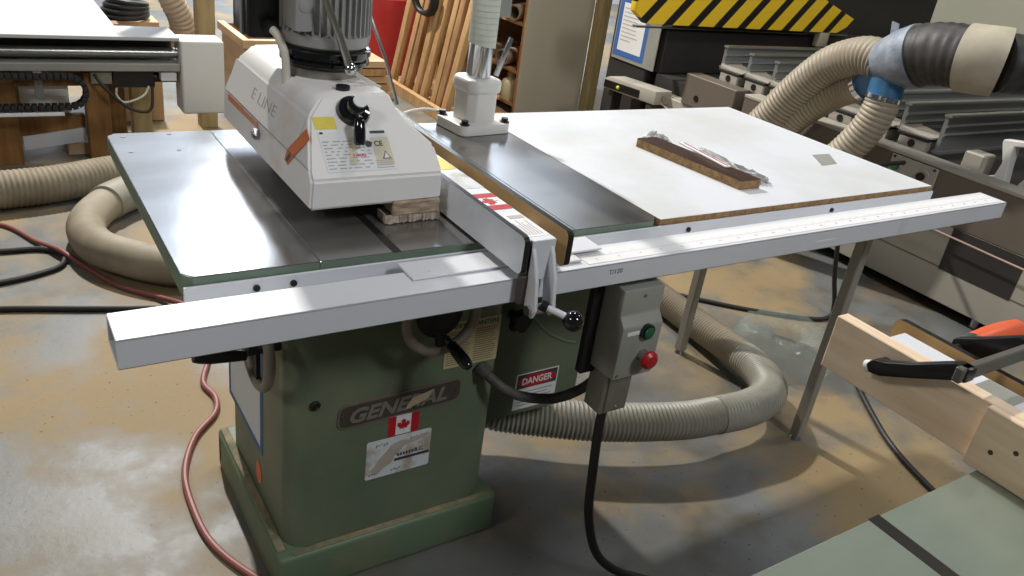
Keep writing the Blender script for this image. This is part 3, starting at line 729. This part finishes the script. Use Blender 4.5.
mb = MB().tube(catmull([(-.7,2.2,.01),(-.40,2.07,.01),(-.22,2.045,.01),(-.09,2.03,.01),(-.03,1.96,.01),(-.045,1.87,.01),(-.13,1.82,.01),(-.236,1.79,.01),(-.40,1.77,.01),(-.55,1.70,.01),(-.42,1.63,.01),(-.244,1.60,.01),(-.024,1.53,.01),(.10,1.49,.01),(.22,1.45,.01),(.36,1.36,.01),(.52,1.2,.01)]),.0105,10)
tag(mb.build_at('extension_cord','cord',(-.1,1.8,0)),'black cord lying in a loop on the floor at left edge','cord')


# floor right
mb = MB().tube(catmull([(2.06,1.03,.010),(2.10,.985,.008),(2.311,.778,.008),(2.52,.62,.008),(2.63,.585,.012),(2.665,.60,.06),(2.62,.615,.2),(2.60,.64,.36),(2.66,.72,.5),(2.85,.80,.56),(3.04,.82,.57),(3.2,.82,.57)]),.0095,10)
tag(mb.build_at('extension_cord','cord',(2.3,.8,0)),'black cord running over the floor behind the far table leg','cord')
mb = MB().tube(catmull([(2.42,.32,.009),(2.278,.172,.009),(2.16,.02,.009),(2.08,-.10,.009),(2.02,-.24,.009),(2.0,-.34,.009),(2.05,-.5,.009)]),.0095,10)
tag(mb.build_at('extension_cord','cord',(2.1,0,0)),'black cord on the floor below the pine plank','cord')
# plastic bag
t = thing('plastic_bag','round clear plastic bag on the floor beyond the ribbed hose','bag',(2.17,.46,0))
rn = random.Random(4); mb = MB(); bm = mb.b; rings = []
for r_,z_ in ((.19,.004),(.215,.03),(.21,.08),(.19,.12),(.16,.145),(.12,.13),(.07,.11)):
    rings.append([bm.verts.new((2.17+math.cos(2*PI*k/30)*r_*.86*(1+.07*rn.uniform(-1,1)),.45+math.sin(2*PI*k/30)*r_*.85*(1+.07*rn.uniform(-1,1)),z_*.85+.012*rn.uniform(-1,1)*(z_ > .01))) for k in range(30)])
for A,B_ in zip(rings,rings[1:]):
    for k in range(30): bm.faces.new((A[k],A[(k+1)%30],B_[(k+1)%30],B_[k]))
o = mb.build('bag_film','bag',t,60); s_ = o.modifiers.new('t','SOLIDIFY'); s_.thickness = .0006

# ================================================================== SECOND SAW (bottom right)
s2 = thing('saw_table','pale steel saw table with a miter slot at bottom right corner','saw table',(.9,-1.15,0))
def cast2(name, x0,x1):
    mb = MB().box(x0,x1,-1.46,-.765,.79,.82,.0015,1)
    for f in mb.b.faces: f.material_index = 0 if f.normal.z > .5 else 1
    return mb.build(name,['ironreflect','green_light'],s2,30)
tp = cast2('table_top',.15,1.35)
MB().box(.608,.628,-1.46,-.764,.8202,.8207).build('miter_slot','dark_iron',tp)
MB().box(.3,1.2,-1.40,-.85,.7,.79,.004,1).build('table_rib','green',s2)
MB().prism([(a,b,.0) for a,b in rrect(.55,1.05,-1.4,-.93,.05,6)],(0,0,.70)).build('cabinet','green',s2)
def fence2():
    t = thing('rip_fence','rip fence with tan board behind the clamped pine plank at right edge','rip fence',(.92,-.9,.82),'tan and white rip fences on the two saw tables')
    mb = MB().box(.8815,.934,-1.44,-.562,.8205,.904,.002,1); tb = mb.build('fence_tube','white',t)
    mb = MB().prism([(.948,y,z) for y,z in rrect(-1.44,-.535,.8205,.913,.012,4)],(.012,0,0))
    for f in mb.b.faces: f.material_index = 0 if abs(f.normal.x) > .5 else 1
    mb.build('side_board',['tanboard','black'],t)
    MB().box(.886,.930,-.755,-.700,.904,.9045).build('grey_sticker','boxgrey',tb)
    MB().box(.934,.948,-.8,-.77,.84,.89).box(.934,.948,-.62,-.59,.84,.89).build('spacer','white',t)
fence2()
t = thing('pine_plank','long pale pine plank clamped on edge against the rip fence','plank',(.868,-.9,.82))
MB().box(.856,.8808,-1.40,-.494,.8205,.911,.0015,1).build('board','pine',t)
o = thing('pine_block','short pine board with screw holes fixed to the face of the pine plank','board',(.85,-.9,.82))
b2 = MB().box(.842,.8555,-1.2,-.745,.8205,.911,.0015,1).build('board','pine',o)
for y,z in ((-.772,.855),(-.799,.873),(-.95,.86)): MB().cyl((.8418,y,z),(.8412,y,z),.0035,12).build('screw_hole','ink',b2)
# bar clamp
t = thing('bar_clamp','bar clamp with black jaw and orange handle gripping the pine plank and fence','clamp',(.9,-.69,.93))
MB().box(.815,1.16,-.712,-.700,.930,.952,.002,1).build('clamp_bar','clampsteel',t)
mb = MB().prism([(.822,-.715,.952),(.822,-.695,.952),(.822,-.64,.917),(.822,-.605,.899),(.822,-.588,.894),(.822,-.580,.882),(.822,-.588,.872),(.822,-.605,.875),(.822,-.65,.899),(.822,-.70,.927),(.822,-.716,.932)],(.022,0,0),.003,2)
jw = mb.build('fixed_jaw','black',t)
MB().cyl((.832,-.586,.880),(.832,-.578,.875),.009,12).build('jaw_tip','paper',jw)
MB().cyl((.842,-.592,.882),(.8555,-.592,.882),.010,14).build('jaw_pad','black_matt',jw)
mb = MB().prism([(.992,-.722,.928),(.992,-.722,.956),(.992,-.69,.956),(.992,-.64,.925),(.992,-.607,.907),(.992,-.605,.885),(.992,-.63,.880),(.992,-.68,.908),(.992,-.70,.928)],(.024,0,0),.003,2)
sj = mb.build('sliding_jaw','black',t)
MB().cyl((.961,-.62,.897),(.992,-.62,.897),.007,14).cyl((.9605,-.62,.897),(.966,-.62,.897),.012,16).build('screw_spindle','dark_iron',t)
hn = MB().lathe([(0,0),(.016,0),(.019,.012),(.0215,.05),(.0215,.10),(.019,.135),(.012,.148),(0,.150)],(1.028,-.62,.895),XA,24).build('screw_handle','orangehandle',t)
MB().cyl((1.002,-.62,.896),(1.031,-.62,.896),.0165,20,.018).build('ferrule','steel',hn)

# ================================================================== BEAM SAW (right and back)
bs = thing('beam_saw','long beige and brown beam saw with aluminium tables and hazard striped pressure beam','panel saw',(3.3,1,0))
MB().box(3.2,3.30,-1.6,1.80,.385,.598,.003,1).build('front_panel','taupe',bs)
MB().box(3.197,3.31,-1.6,1.80,.596,.612,.002,1).build('front_ledge','beige',bs)
fb = MB().box(3.197,3.31,1.86,2.25,.44,.612,.004,1).build('end_panel','taupe',bs)
MB().box(3.21,3.32,1.80,2.42,.05,.44,.004,1).build('end_skirt','beige',bs)
MB().cyl((3.197,2.135,.495),(3.192,2.135,.495),.017,16).build('hole_plug','black',fb)
lp = MB().box(3.2,3.30,-1.6,1.80,.055,.383,.003,1).build('lower_panel','beige',bs)
for y in (-.9,.0,.302,1.2,2.1): 
    MB().cyl((3.26,y,0),(3.26,y,.055),.022,12).build('levelling_foot','steel',bs)
MB().box(3.3,5.6,-1.6,2.6,.02,.52).build('machine_bed','darkmach',bs)
MB().box(3.199,3.2,-1.6,1.80,.20,.206).build('panel_joint','taupe',lp)
MB().box(3.1985,3.2,.195,.512,.195,.383,.0005,1).build('dark_rect','darkmach',lp)  # dark rectangle on the lower panel
# control plate
cp = MB().box(3.188,3.1975,.66,.885,.49,.592,.002,1).build('control_plate','beige',bs)
MB().cyl((3.188,.845,.548),(3.178,.845,.548),.024,20).build('button_bezel','beige',cp)
MB().cyl((3.178,.85,.546),(3.170,.85,.546),.020,20,bev=.003).build('green_button','greenbtn',cp)
MB().cyl((3.188,.715,.545),(3.178,.715,.545),.026,20).build('knob_bezel','beige',cp)
MB().cyl((3.178,.718,.543),(3.160,.718,.543),.018,20,bev=.003).build('rotary_knob','black',cp)
for y in (.675,.87): MB().cyl((3.188,y,.584),(3.185,y,.584),.006,10).build('plate_screw','black',cp)
# aluminium table rails on carriages
def carriage(y, z0, x0):
    c = MB().box(x0-.03,x0+.12,y-.078,y+.060,.598,z0-.016,.006,1).build('rail_carriage','beige',bs)
    MB().cyl((x0-.03,y-.01,.630),(x0-.034,y-.01,.630),.017,16).build('carriage_hole','black',c)
    MB().box(x0-.035,x0+.12,y-.085,y+.072,z0-.016,z0-.004,.002,1).build('slider_pad','black_matt',c)
    MB().prism([(x0-.02,y-.09,z0-.004),(x0-.02,y+.074,z0-.004),(x0-.02,y+.074,z0+.024),(x0-.02,y+.064,z0+.014),(x0-.02,y-.02,z0+.004),(x0-.02,y-.09,z0+.004)],(.16,0,0),.001,1).build('slide_plate','beige',c)
def extr(y, z0=.672, x0=3.35, x1=5.5):
    if y > .75: carriage(y, z0, x0)
    mb = MB(); zl = .614 if y < .75 else z0-.006
    mb.box(x0,x1,y+.074,y+.092,zl,z0+.115).box(x0-.006,x1,y+.062,y+.096,z0+.107,z0+.117).box(x0-.004,x1,y+.062,y+.10,zl,zl+.012)
    mb.prism([(x0,y+.074,z0+.035),(x0,y+.064,z0+.028),(x0,y+.074,z0+.018)],(x1-x0,0,0))
    mb.prism([(x0,y+.074,z0+.075),(x0,y+.065,z0+.066),(x0,y+.074,z0+.058)],(x1-x0,0,0))
    e = mb.build('table_rail','alu',bs)
    MB().box(x0,x1,y+.066,y+.092,z0+.117,z0+.119).build('wear_strip','steel',e)
for y in (.708,.905,1.10,1.30,1.50,1.69,1.87,2.06): extr(y)
MB().box(3.40,3.50,.60,.69,.52,.66,.006,1).build('motor_block','beige',bs)
MB().prism([(3.40,.60,.52),(3.40,.60,.57),(3.40,.535,.60),(3.40,.525,.66),(3.40,.555,.735),(3.40,.555,.752),(3.40,.42,.775),(3.40,.42,.755),(3.40,.50,.735),(3.40,.495,.66),(3.40,.48,.56),(3.40,.46,.52)],(.05,0,0),.004,1).build('cast_bracket','white_warm',bs)
MB().tube(catmull([(3.43,.44,.53),(3.43,.42,.60),(3.45,.36,.66),(3.5,.26,.70),(3.6,.1,.71)]),.014,10).build('bracket_hose','whitecable',bs)
# pressure beam with hazard paint and dark hood behind
hb = MB().prism([(3.05,2.50,.825),(4.76,2.50,.82),(4.95,2.50,.905),(4.45,2.50,1.06),(2.95,2.50,1.06),(2.95,2.50,.89)],(0,.05,0),.003,1).build('pressure_beam','stripes',bs)
MB().box(3.3,4.5,2.55,2.7,.80,1.02,.005,1).build('beam_carrier','darkmach',bs)
MB().box(4.60,4.70,2.50,2.55,.725,.825,.01,2).build('beam_pad','cuff',bs)
MB().box(3.05,5.0,2.58,2.62,.79,.80).build('beam_ledge','steel',bs)
hd2 = MB().box(3.3,6.15,2.70,3.08,.05,2.3,.01,1).build('machine_hood','darkmach',bs)
MB().box(3.32,5.9,2.60,2.71,.52,.78,.005,1).build('hood_lower_panel','darkmach',bs)
MB().box(4.9,6.1,2.66,2.70,1.15,1.5,.005,1).build('hood_vent_panel','taupe',bs)
# notice on hood end
ns = MB().box(3.290,3.296,2.63,3.045,.523,.93,.001,1).build('notice_board','boxgrey',bs)
mb = MB(); o0 = V((3.2898,3.035,.545)); quad(mb,o0,nd,ZA,0,.30,0,.36); sh = mb.build('notice_sheet','paper',ns)
ns2 = MB(); o1 = o0+V((-.0008,0,0))
quad(ns2,o1,nd,ZA,0,.30,0,.035); quad(ns2,o1,nd,ZA,0,.30,.325,.36); quad(ns2,o1,nd,ZA,0,.035,.035,.325); quad(ns2,o1,nd,ZA,.265,.30,.035,.325)
lab(ns2.build('tape_border','tapeblue',ns),'blue tape border')
mb = MB()
for k in range(9): quad(mb,o1,nd,ZA,.05,.05+.18*(.5+.5*random.random()),.29-k*.024,.296-k*.024,.0004)
mb.build('notice_print','inkgrey',ns)
# control arm box near the end of the machine
ca = MB().prism([(3.10,2.36,.395),(3.10,2.84,.375),(3.10,2.84,.435),(3.10,2.80,.455),(3.10,2.36,.475)],(.13,0,0),.006,2).build('control_arm','beige',bs)
MB().prism([(3.094,2.50,.40),(3.094,2.83,.385),(3.094,2.83,.43),(3.094,2.50,.445)],(.006,0,0)).build('dark_front','black',ca)
MB().ball((3.092,2.69,.412),.012).build('indicator_light','led',ca)
MB().cyl((3.165,2.36,.435),(3.165,2.352,.435),.016,14).build('end_screw','steel',ca)
MB().box(3.11,3.20,2.38,2.44,0,.40,.004,1).build('arm_support','darkmach',bs); MB().box(3.12,3.2,2.76,2.80,0,.385,.004,1).build('arm_support','darkmach',bs)
mb = MB().tube(catmull([(3.15,2.40,.41),(3.15,2.1,.372),(3.155,1.4,.362),(3.15,.561,.36),(3.15,.172,.354),(3.15,-.6,.35),(3.16,-1.5,.35)]),.0042,8)
lab(mb.build('trip_cord','pinkcord',bs),'thin pinkish trip cord along the front')
MB().bar((3.2,.9,.362),(3.145,.9,.362),.012,.012).bar((3.2,-.8,.352),(3.145,-.8,.352),.012,.012).build('cord_bracket','steel',bs)

# extraction hoses over the machine front
dh = thing('extraction_duct','dark fabric duct splitting through a blue pipe into beige ribbed hoses','duct',(3.05,1.0,.9))
MB().hose([(2.9,1.75,.10),(2.98,1.62,.34),(3.03,1.48,.57),(3.05,1.36,.76),(3.05,1.235,.895),(3.05,1.10,.965),(3.05,1.02,.975),(3.05,.975,.965)],.086,.021,.06,28).build('ribbed_hose','hose',dh)
MB().hose([(3.08,1.62,.10),(3.09,1.50,.38),(3.10,1.385,.60),(3.11,1.26,.73),(3.11,1.17,.80),(3.09,1.06,.855)],.072,.021,.06,28).build('ribbed_hose','hose',dh)
MB().hose([(2.94,1.24,.10),(2.97,1.12,.38),(3.0,1.01,.55),(3.02,.945,.68),(3.03,.92,.78),(3.035,.92,.845)],.074,.021,.06,28).build('ribbed_hose','hose',dh)
mb = MB().cyl((3.034,.92,.835),(3.05,.935,.94),.072,28).cyl((3.10,1.07,.85),(3.06,.97,.94),.068,28).cyl((3.05,1.0,.97),(3.05,.90,.99),.085,28)
mb.build('branch_pipe','bluepipe',dh)
MB().tube([(3.05,.99,.962),(3.05,.95,.983),(3.05,.90,1.005),(3.05,.855,1.022),(3.05,.835,1.03)],.1,30,radii=[.091,.104,.120,.129,.129]).build('tape_wrap','tapefilm',dh)
MB().cyl((3.034,.92,.824),(3.036,.92,.842),.079,28).build('hose_clamp','chrome',dh)
MB().cyl((3.096,1.075,.842),(3.09,1.055,.858),.078,28).build('hose_clamp','chrome',dh)
MB().prism([(3.04,.985,1.055),(3.04,.955,1.08),(3.04,.965,1.13),(3.04,1.0,1.135)],(.004,0,0)).build('tape_tail','tapefilm',dh)
mb = MB().hose([(3.05,.87,1.015),(3.05,.84,1.03),(3.05,.77,1.052),(3.06,.70,1.062),(3.075,.62,1.066)],.124,.035,.035,36); mb.build('fabric_duct','ductdark',dh)
MB().tube(catmull([(3.07,.665,1.062),(3.085,.61,1.066),(3.11,.57,1.07),(3.125,.545,1.07)],.02),.131,36).build('duct_cuff','cuff',dh)
MB().hose([(3.12,.55,1.07),(3.2,.50,1.075),(3.5,.40,1.09),(4.2,.25,1.2),(5.0,.1,1.6)],.112,.035,.035,36).build('fabric_duct','ductdark',dh)

# ================================================================== SHELF CABINET, RACK, BOARDS (back centre)
sc_ = thing('shelf_cabinet','grey beige melamine shelf cabinet with tan shelves in the background','cabinet',(3.15,3.9,0))
MB().box(2.90,3.45,3.50,3.52,0,2.1,.001,1).build('side_panel','melamine',sc_)
MB().box(2.90,3.45,4.30,4.32,0,2.1,.001,1).build('side_panel','melamine',sc_)
MB().box(3.43,3.45,3.52,4.30,0,2.1).build('back_panel','darkmach',sc_)
MB().box(2.897,2.9,3.497,3.523,0,2.1).build('edge_strip','shelfedge',sc_)
for z in (.06,.285,.60,.95,1.3,1.7): MB().box(2.90,3.43,3.52,4.30,z,z+.02).build('shelf','shelfedge',sc_)
mb = MB()
for z in (.40,.62,.9):
    for x in (3.0,3.12,3.22,3.34): mb.cyl((x,3.5,z),(x,3.4985,z),.006,8)
mb.build('screw_cap','inkgrey',sc_)
def tube_(label, c, d, r, l):
    c = V(c); d = V(d).normalized(); mb = MB(); x,y,n = frame(d)
    mb.lathe([(r*.8,0),(r,0),(r,l),(r*.8,l),(r*.8,0)],c,d,24)
    tag(mb.build_at('cardboard_tube','cardtube',c),label,'tube','cardboard tubes on the shelves')
tube_('open cardboard tube sticking out on the upper shelf of the cabinet',(2.86,3.60,.675),(1,.55,.02),.052,.34)
tube_('fat cardboard tube on the middle shelf behind the steel lever',(2.86,3.68,.365),(1,.5,.0),.055,.34)
tube_('brown tube lying deeper on the middle shelf of the cabinet',(2.93,3.95,.36),(1,.15,.0),.05,.36)
pt = thing('pliers','red handled pliers standing at the front of the middle shelf','pliers',(2.93,3.54,.305))
MB().tube(catmull([(2.93,3.56,.306),(2.925,3.57,.40),(2.93,3.555,.48)]),.011,10).build('handle','red',pt)
MB().tube(catmull([(2.93,3.535,.306),(2.925,3.53,.40),(2.93,3.55,.48)]),.011,10).build('handle','redpaint',pt)
MB().prism([(2.925,3.54,.48),(2.925,3.565,.48),(2.925,3.56,.57),(2.925,3.548,.58)],(.012,0,0)).build('jaws','steel',pt)
bt = thing('bottle','cream plastic bottle with brown cap on the bottom shelf','bottle',(2.95,3.66,.08))
MB().lathe([(0,0),(.062,0),(.068,.01),(.068,.11),(.055,.135),(.028,.15),(.026,.16),(0,.16)],(2.95,3.66,.08),ZA,24).build('bottle_body','bottle',bt)
MB().lathe([(0,.158),(.030,.158),(.028,.19),(.018,.198),(0,.198)],(2.95,3.66,.08),ZA,20).build('cap','cardtube',bt)
sp = MB().box(3.47,3.55,3.44,3.52,0,2.2,.003,1); tag(sp.build_at('wooden_post','postwood',(3.51,3.48,0)),'pale wooden post beside the melamine cabinet','post')
rk = thing('lumber_rack','low wooden rack holding leaning lumber strips','rack',(2.5,3.9,0))
MB().box(2.285,2.325,3.38,4.42,.0,.075,.003,1).build('front_rail','lumber2',rk)
MB().box(2.325,2.85,3.40,4.41,.0,.03).build('floor_board','lumber',rk)
MB().box(2.70,2.74,3.35,4.42,1.0,1.09,.003,1).build('back_rail','lumber',rk)
MB().box(2.66,2.70,3.91,3.96,.03,1.1,.003,1).build('upright','lumber',rk); MB().cyl((2.67,3.9365,.776),(2.33,3.9365,.784),.0075,12).build('peg','lumber',rk)
for y in (3.90,4.36): MB().box(2.74,2.79,y,y+.05,0,1.2,.003,1).build('upright','lumber',rk)
ORD = ['first','second','third','fourth','fifth','sixth','seventh','eighth','ninth','tenth','eleventh']
for k in range(11):
    y = 4.31-k*.083; xb = 2.352+.012*random.random()-k*.001; L_ = 1.1+.5*random.random(); w = .055+.018*random.random(); th = .03+.015*random.random()
    lean = .165+.025*random.random(); dy = random.uniform(-.02,.02) if k not in (4,5) else 0; w = min(w,.06)
    if k in (1,4,7): xb += .055; w = .05
    p0 = V((xb,y,.035)); p1 = p0+V((math.sin(lean)*L_,dy,math.cos(lean)*L_))
    mb = MB().bar(p0,p1,w,th,(1,0,0),.002)
    tag(mb.build_at('lumber_strip',['lumber2','lumber'][k % 2 if k not in (4,5) else 0],p0),ORD[k]+' strip from the left of the lumber leaning in the wooden rack','lumber','lumber strips leaning in the rack')
tag(MB().prism([(2.22,4.62,.0),(2.78,4.62,.0),(2.78,4.72,.54),(2.22,4.72,.54)],(0,.03,0)).build_at('red_panel','redpaint',(2.5,4.62,0)),'red painted panel standing behind the lumber rack','panel')
tag(MB().box(2.3,3.2,4.78,4.95,0,.75,.004,1).build_at('plywood_crate','plybrown',(2.7,4.85,0)),'brown crate behind the red panel','crate')
mb = MB()
for j in range(3): mb.torus((2.382-.012*j,3.9365,.688),(1,.25,.1),.105-.004*j,.017,40,10)
tag(mb.build_at('cable_coil','cord',(2.40,3.9365,.688)),'black cable coil hanging in front of the leaning lumber','cable coil')
for k in range(5):
    z = .001+k*.053; x1_ = 2.21-.02*(k % 2)-.015*k
    mb = MB().box(1.45,x1_,3.97+.01*(k % 3),4.25,z,z+.044,.002,1)
    tag(mb.build_at('stacked_board','ply' if k % 2 == 0 else 'lumber2',(1.8,4.1,z)),['bottom','second from bottom','middle','fourth from bottom','top'][k]+' board of the low stack behind the motor','board','boards in the low stack')
cr = thing('plywood_crate','open plywood crate standing behind the power feeder','crate',(1.35,3.6,0))
MB().box(1.04,1.72,3.38,3.40,0,.5,.002,1).build('front_panel','plybrown',cr)  # lit and shaded sides put into colour: browner front, paler left side and rim
MB().box(1.04,1.06,3.40,3.87,0,.5,.002,1).build('side_panel','ply',cr)
MB().box(1.70,1.72,3.40,3.87,0,.5,.002,1).build('side_panel','plybrown',cr)
MB().box(1.06,1.70,3.85,3.87,0,.5,.002,1).build('back_panel','plybrown',cr)
MB().box(1.06,1.70,3.40,3.85,0,.03).build('bottom_panel','plybrown',cr)
MB().box(1.02,1.74,3.36,3.40,.46,.505,.002,1).box(1.02,1.06,3.40,3.89,.46,.505,.002,1).box(1.70,1.74,3.40,3.89,.46,.505,.002,1).build('top_rim','ply',cr)

# ================================================================== CNC ROUTER (left back)
cn = thing('cnc_router','white flat bed machine with steel linear rail and white end block','cnc machine',(0,3.1,0))
MB().box(-1.6,.37,3.13,4.1,.57,.6045,.002,1).build('bed_panel','bedwhite',cn)
MB().box(-1.6,.605,2.90,3.14,.588,.604,.002,1).build('rail_cover','bedwhite',cn)
MB().box(-1.6,.60,3.06,3.14,.42,.588).build('rail_back','darkmach',cn)
MB().cyl((-1.6,2.97,.520),(.605,2.97,.520),.024,24).build('guide_rod','steel',cn)
MB().box(-1.6,.605,2.91,3.06,.447,.482,.003,1).build('rail_beam','boxgrey',cn)
MB().box(.608,.806,2.90,3.05,.245,.592,.012,3).build('end_block','white_warm',cn)
MB().box(.32,.50,2.96,3.04,.36,.44,.004,1).cyl((.50,3.0,.40),(.60,3.0,.40),.024,16).build('drive_motor','black',cn)
MB().box(.23,.32,2.97,3.03,.375,.43,.003,1).build('motor_gearbox','galv',cn)
MB().box(.52,.59,2.92,2.97,.40,.44,.003,1).build('sensor_block','white',cn)
# cable chain
pts = []
for k in range(30): pts.append((-1.2+1.33*k/29,.437))
for k in range(1,13):
    a = PI/2-PI*k/13; pts.append((.13+.066*math.cos(a),.371+.066*math.sin(a)))
for k in range(30): pts.append((.13-1.33*k/29,.305))
mb = MB()
P = resample([V((x,0,z)) for x,z in pts],.026)
for a,b_ in zip(P,P[1:]):
    d = (b_-a).normalized(); mb.bar(a+V((0,2.86,0))+d*.002,b_+V((0,2.86,0))-d*.002,.05,.022,V((0,1,0)).cross(d),.002)
mb.tube([p+V((0,2.86,0)) for p in P],.008,8)
mb.build('cable_chain','black_matt',cn)
MB().box(-1.6,.10,2.83,2.90,.272,.287,.002,1).build('chain_tray','white',cn)
MB().box(.0,.035,2.89,2.91,.33,.447,.002,1).cyl((.018,2.89,.39),(.018,2.886,.39),.008,10).build('chain_bracket','alu',cn)
MB().tube(catmull([(.24,2.93,.43),(.28,2.91,.37),(.36,2.90,.29),(.43,2.90,.262),(.47,2.91,.28),(.485,2.95,.37)]),.007,10).build('loop_cable','cord',cn)
MB().tube(catmull([(.34,2.98,.37),(.33,2.95,.33),(.36,2.93,.30),(.44,2.93,.33),(.47,2.95,.37)]),.005,8).build('thin_cable','whitecable',cn)
for x in (-1.5,.36): MB().box(x-.04,x+.04,3.2,3.28,.0,.6,.003,1).build('support_leg','standwood',cn)
MB().box(-1.5,.36,3.22,3.26,.45,.6).build('support_beam','standwood',cn)
st = thing('wooden_stand','brown timber stand with plywood braces under the white machine bed','stand',(.05,3.2,0))
for x,y,w in ((.205,3.0,.10),(-.17,3.0,.10),(-1.0,3.0,.1)): MB().box(x,x+w,y,y+.09,0,.42,.003,1).build('post','standwood',st)
for x,y in ((.44,3.27),(-.1,3.55)): MB().box(x,x+.09,y,y+.09,0,.42,.003,1).build('post','postwood',st)
MB().box(-1.0,.30,3.092,3.13,.335,.42,.003,1).build('cross_beam','standwood',st)
MB().box(-1.0,.205,3.092,3.13,.10,.20,.003,1).build('cross_beam','standwood',st)
MB().box(-.05,.15,3.14,3.16,.19,.335,.001,1).build('white_panel','paper',st)
MB().prism([(-.06,3.09,.04),(.20,3.09,.075),(.20,3.09,.14),(-.06,3.09,.105)],(0,-.01,0)).build('white_batten','laminate',st)
MB().box(.12,.36,3.10,3.40,.001,.06,.003,1).box(.30,.36,2.93,3.10,.001,.045,.003,1).build('base_skid','ply',st)
MB().box(.30,.44,3.36,3.40,.16,.30,.002,1).build('white_panel','paper',st)
# behind: post, hanging ribbed hose, wooden block and black coil
tag(MB().box(.815,.905,3.46,3.55,0,2.2,.003,1).build_at('wooden_post','postwood',(.86,3.5,0)),'greenish timber post behind the white end block','post')
t = thing('vacuum_hose','brown beige ribbed hose hanging beside the timber post','hose',(.7,3.36,0))
MB().hose([(.50,3.38,1.5),(.57,3.36,1.05),(.655,3.36,.74),(.72,3.39,.58),(.70,3.43,.45),(.58,3.47,.36),(.40,3.50,.36)],.062,.024,.10,26).build('ribbed_hose','hosebrown',t)
tag(MB().box(.39,.655,3.62,3.80,0,.535,.004,1).build_at('wooden_block','ply',(.52,3.7,0)),'pale wooden bench block behind the white bed','block')
mb = MB()
for j in range(4): mb.torus((.50+.006*j,3.70,.553+.022*j),(0.05*(j-1),.03*j,1),.11-.006*j,.015,44,10)
tag(mb.build_at('cable_coil','cord',(.50,3.7,.54)),'black cable coil lying on the wooden block at top left','cable coil')

# ================================================================== light
w = bpy.data.worlds.new('World'); SC.world = w; w.use_nodes = True
bg = w.node_tree.nodes['Background']; bg.inputs['Color'].default_value = (.80,.88,1,1); bg.inputs['Strength'].default_value = .085
def lamp(name, loc, target, size, power, col=(1,.97,.92), sy=None):
    l = bpy.data.lights.new(name,'AREA'); l.energy = power; l.color = col; l.size = size
    if sy: l.shape = 'RECTANGLE'; l.size_y = sy
    o = bpy.data.objects.new(name,l); COL.objects.link(o); o.location = loc
    o.rotation_euler = (V(target)-V(loc)).to_track_quat('-Z','Y').to_euler(); return o
lamp('shop_and_fill_lamp',(.75,4.9,4.6),(.9,.5,.3),.17,430,(1,.96,.90))
lamp('shop_and_fill_lamp',(1.68,6.4,3.75),(.5,1,.3),.34,33,(.90,.94,1))
lamp('shop_and_fill_lamp',(1.5,-3.5,4.1),(.9,.2,.6),.7,95,(.93,.96,1))  # added fill from the camera side, lifts the front faces
lamp('shop_and_fill_lamp',(4.8,-.4,4.2),(4.0,2.5,.9),.6,40,(1,.95,.88))  # added to brighten the hazard beam and machine at right
lamp('shop_and_fill_lamp',(-3.2,-.6,3.7),(.5,.5,.6),.6,45,(1,.97,.92))  # unseen lamp added for faces turned to the left

lamp('shop_and_fill_lamp',(2.3,1.7,4.8),(2.9,3.7,.3),.6,85,(1,.97,.92))  # added in the middle to lift the background fronts
lamp('shop_and_fill_lamp',(5,5.6,5.0),(3.6,9,4.2),1.0,1700,(.84,.90,1))  # added to light the back wall that the steel top reflects

# ================================================================== camera
cam = bpy.data.cameras.new('camera'); co = bpy.data.objects.new('camera',cam); COL.objects.link(co); SC.camera = co
rx, ry, rz, f = -.4586, -.1473, -.6233, 811.56
Mx = Matrix.Rotation(rz,3,'Z') @ Matrix.Rotation(rx,3,'X') @ Matrix.Rotation(ry,3,'Y')
right, fwd, up = Mx @ XA, Mx @ YA, Mx @ ZA
co.matrix_world = Matrix(((right.x,up.x,-fwd.x,-.2173),(right.y,up.y,-fwd.y,-1.1238),(right.z,up.z,-fwd.z,1.4369),(0,0,0,1)))
cam.sensor_width = 36; cam.lens = f/1024*36; cam.clip_start = .02
SC.view_settings.view_transform = 'Standard'; SC.view_settings.look = 'None'
SC.view_settings.gamma = 1; SC.view_settings.use_curve_mapping = False; SC.view_settings.exposure = -.17
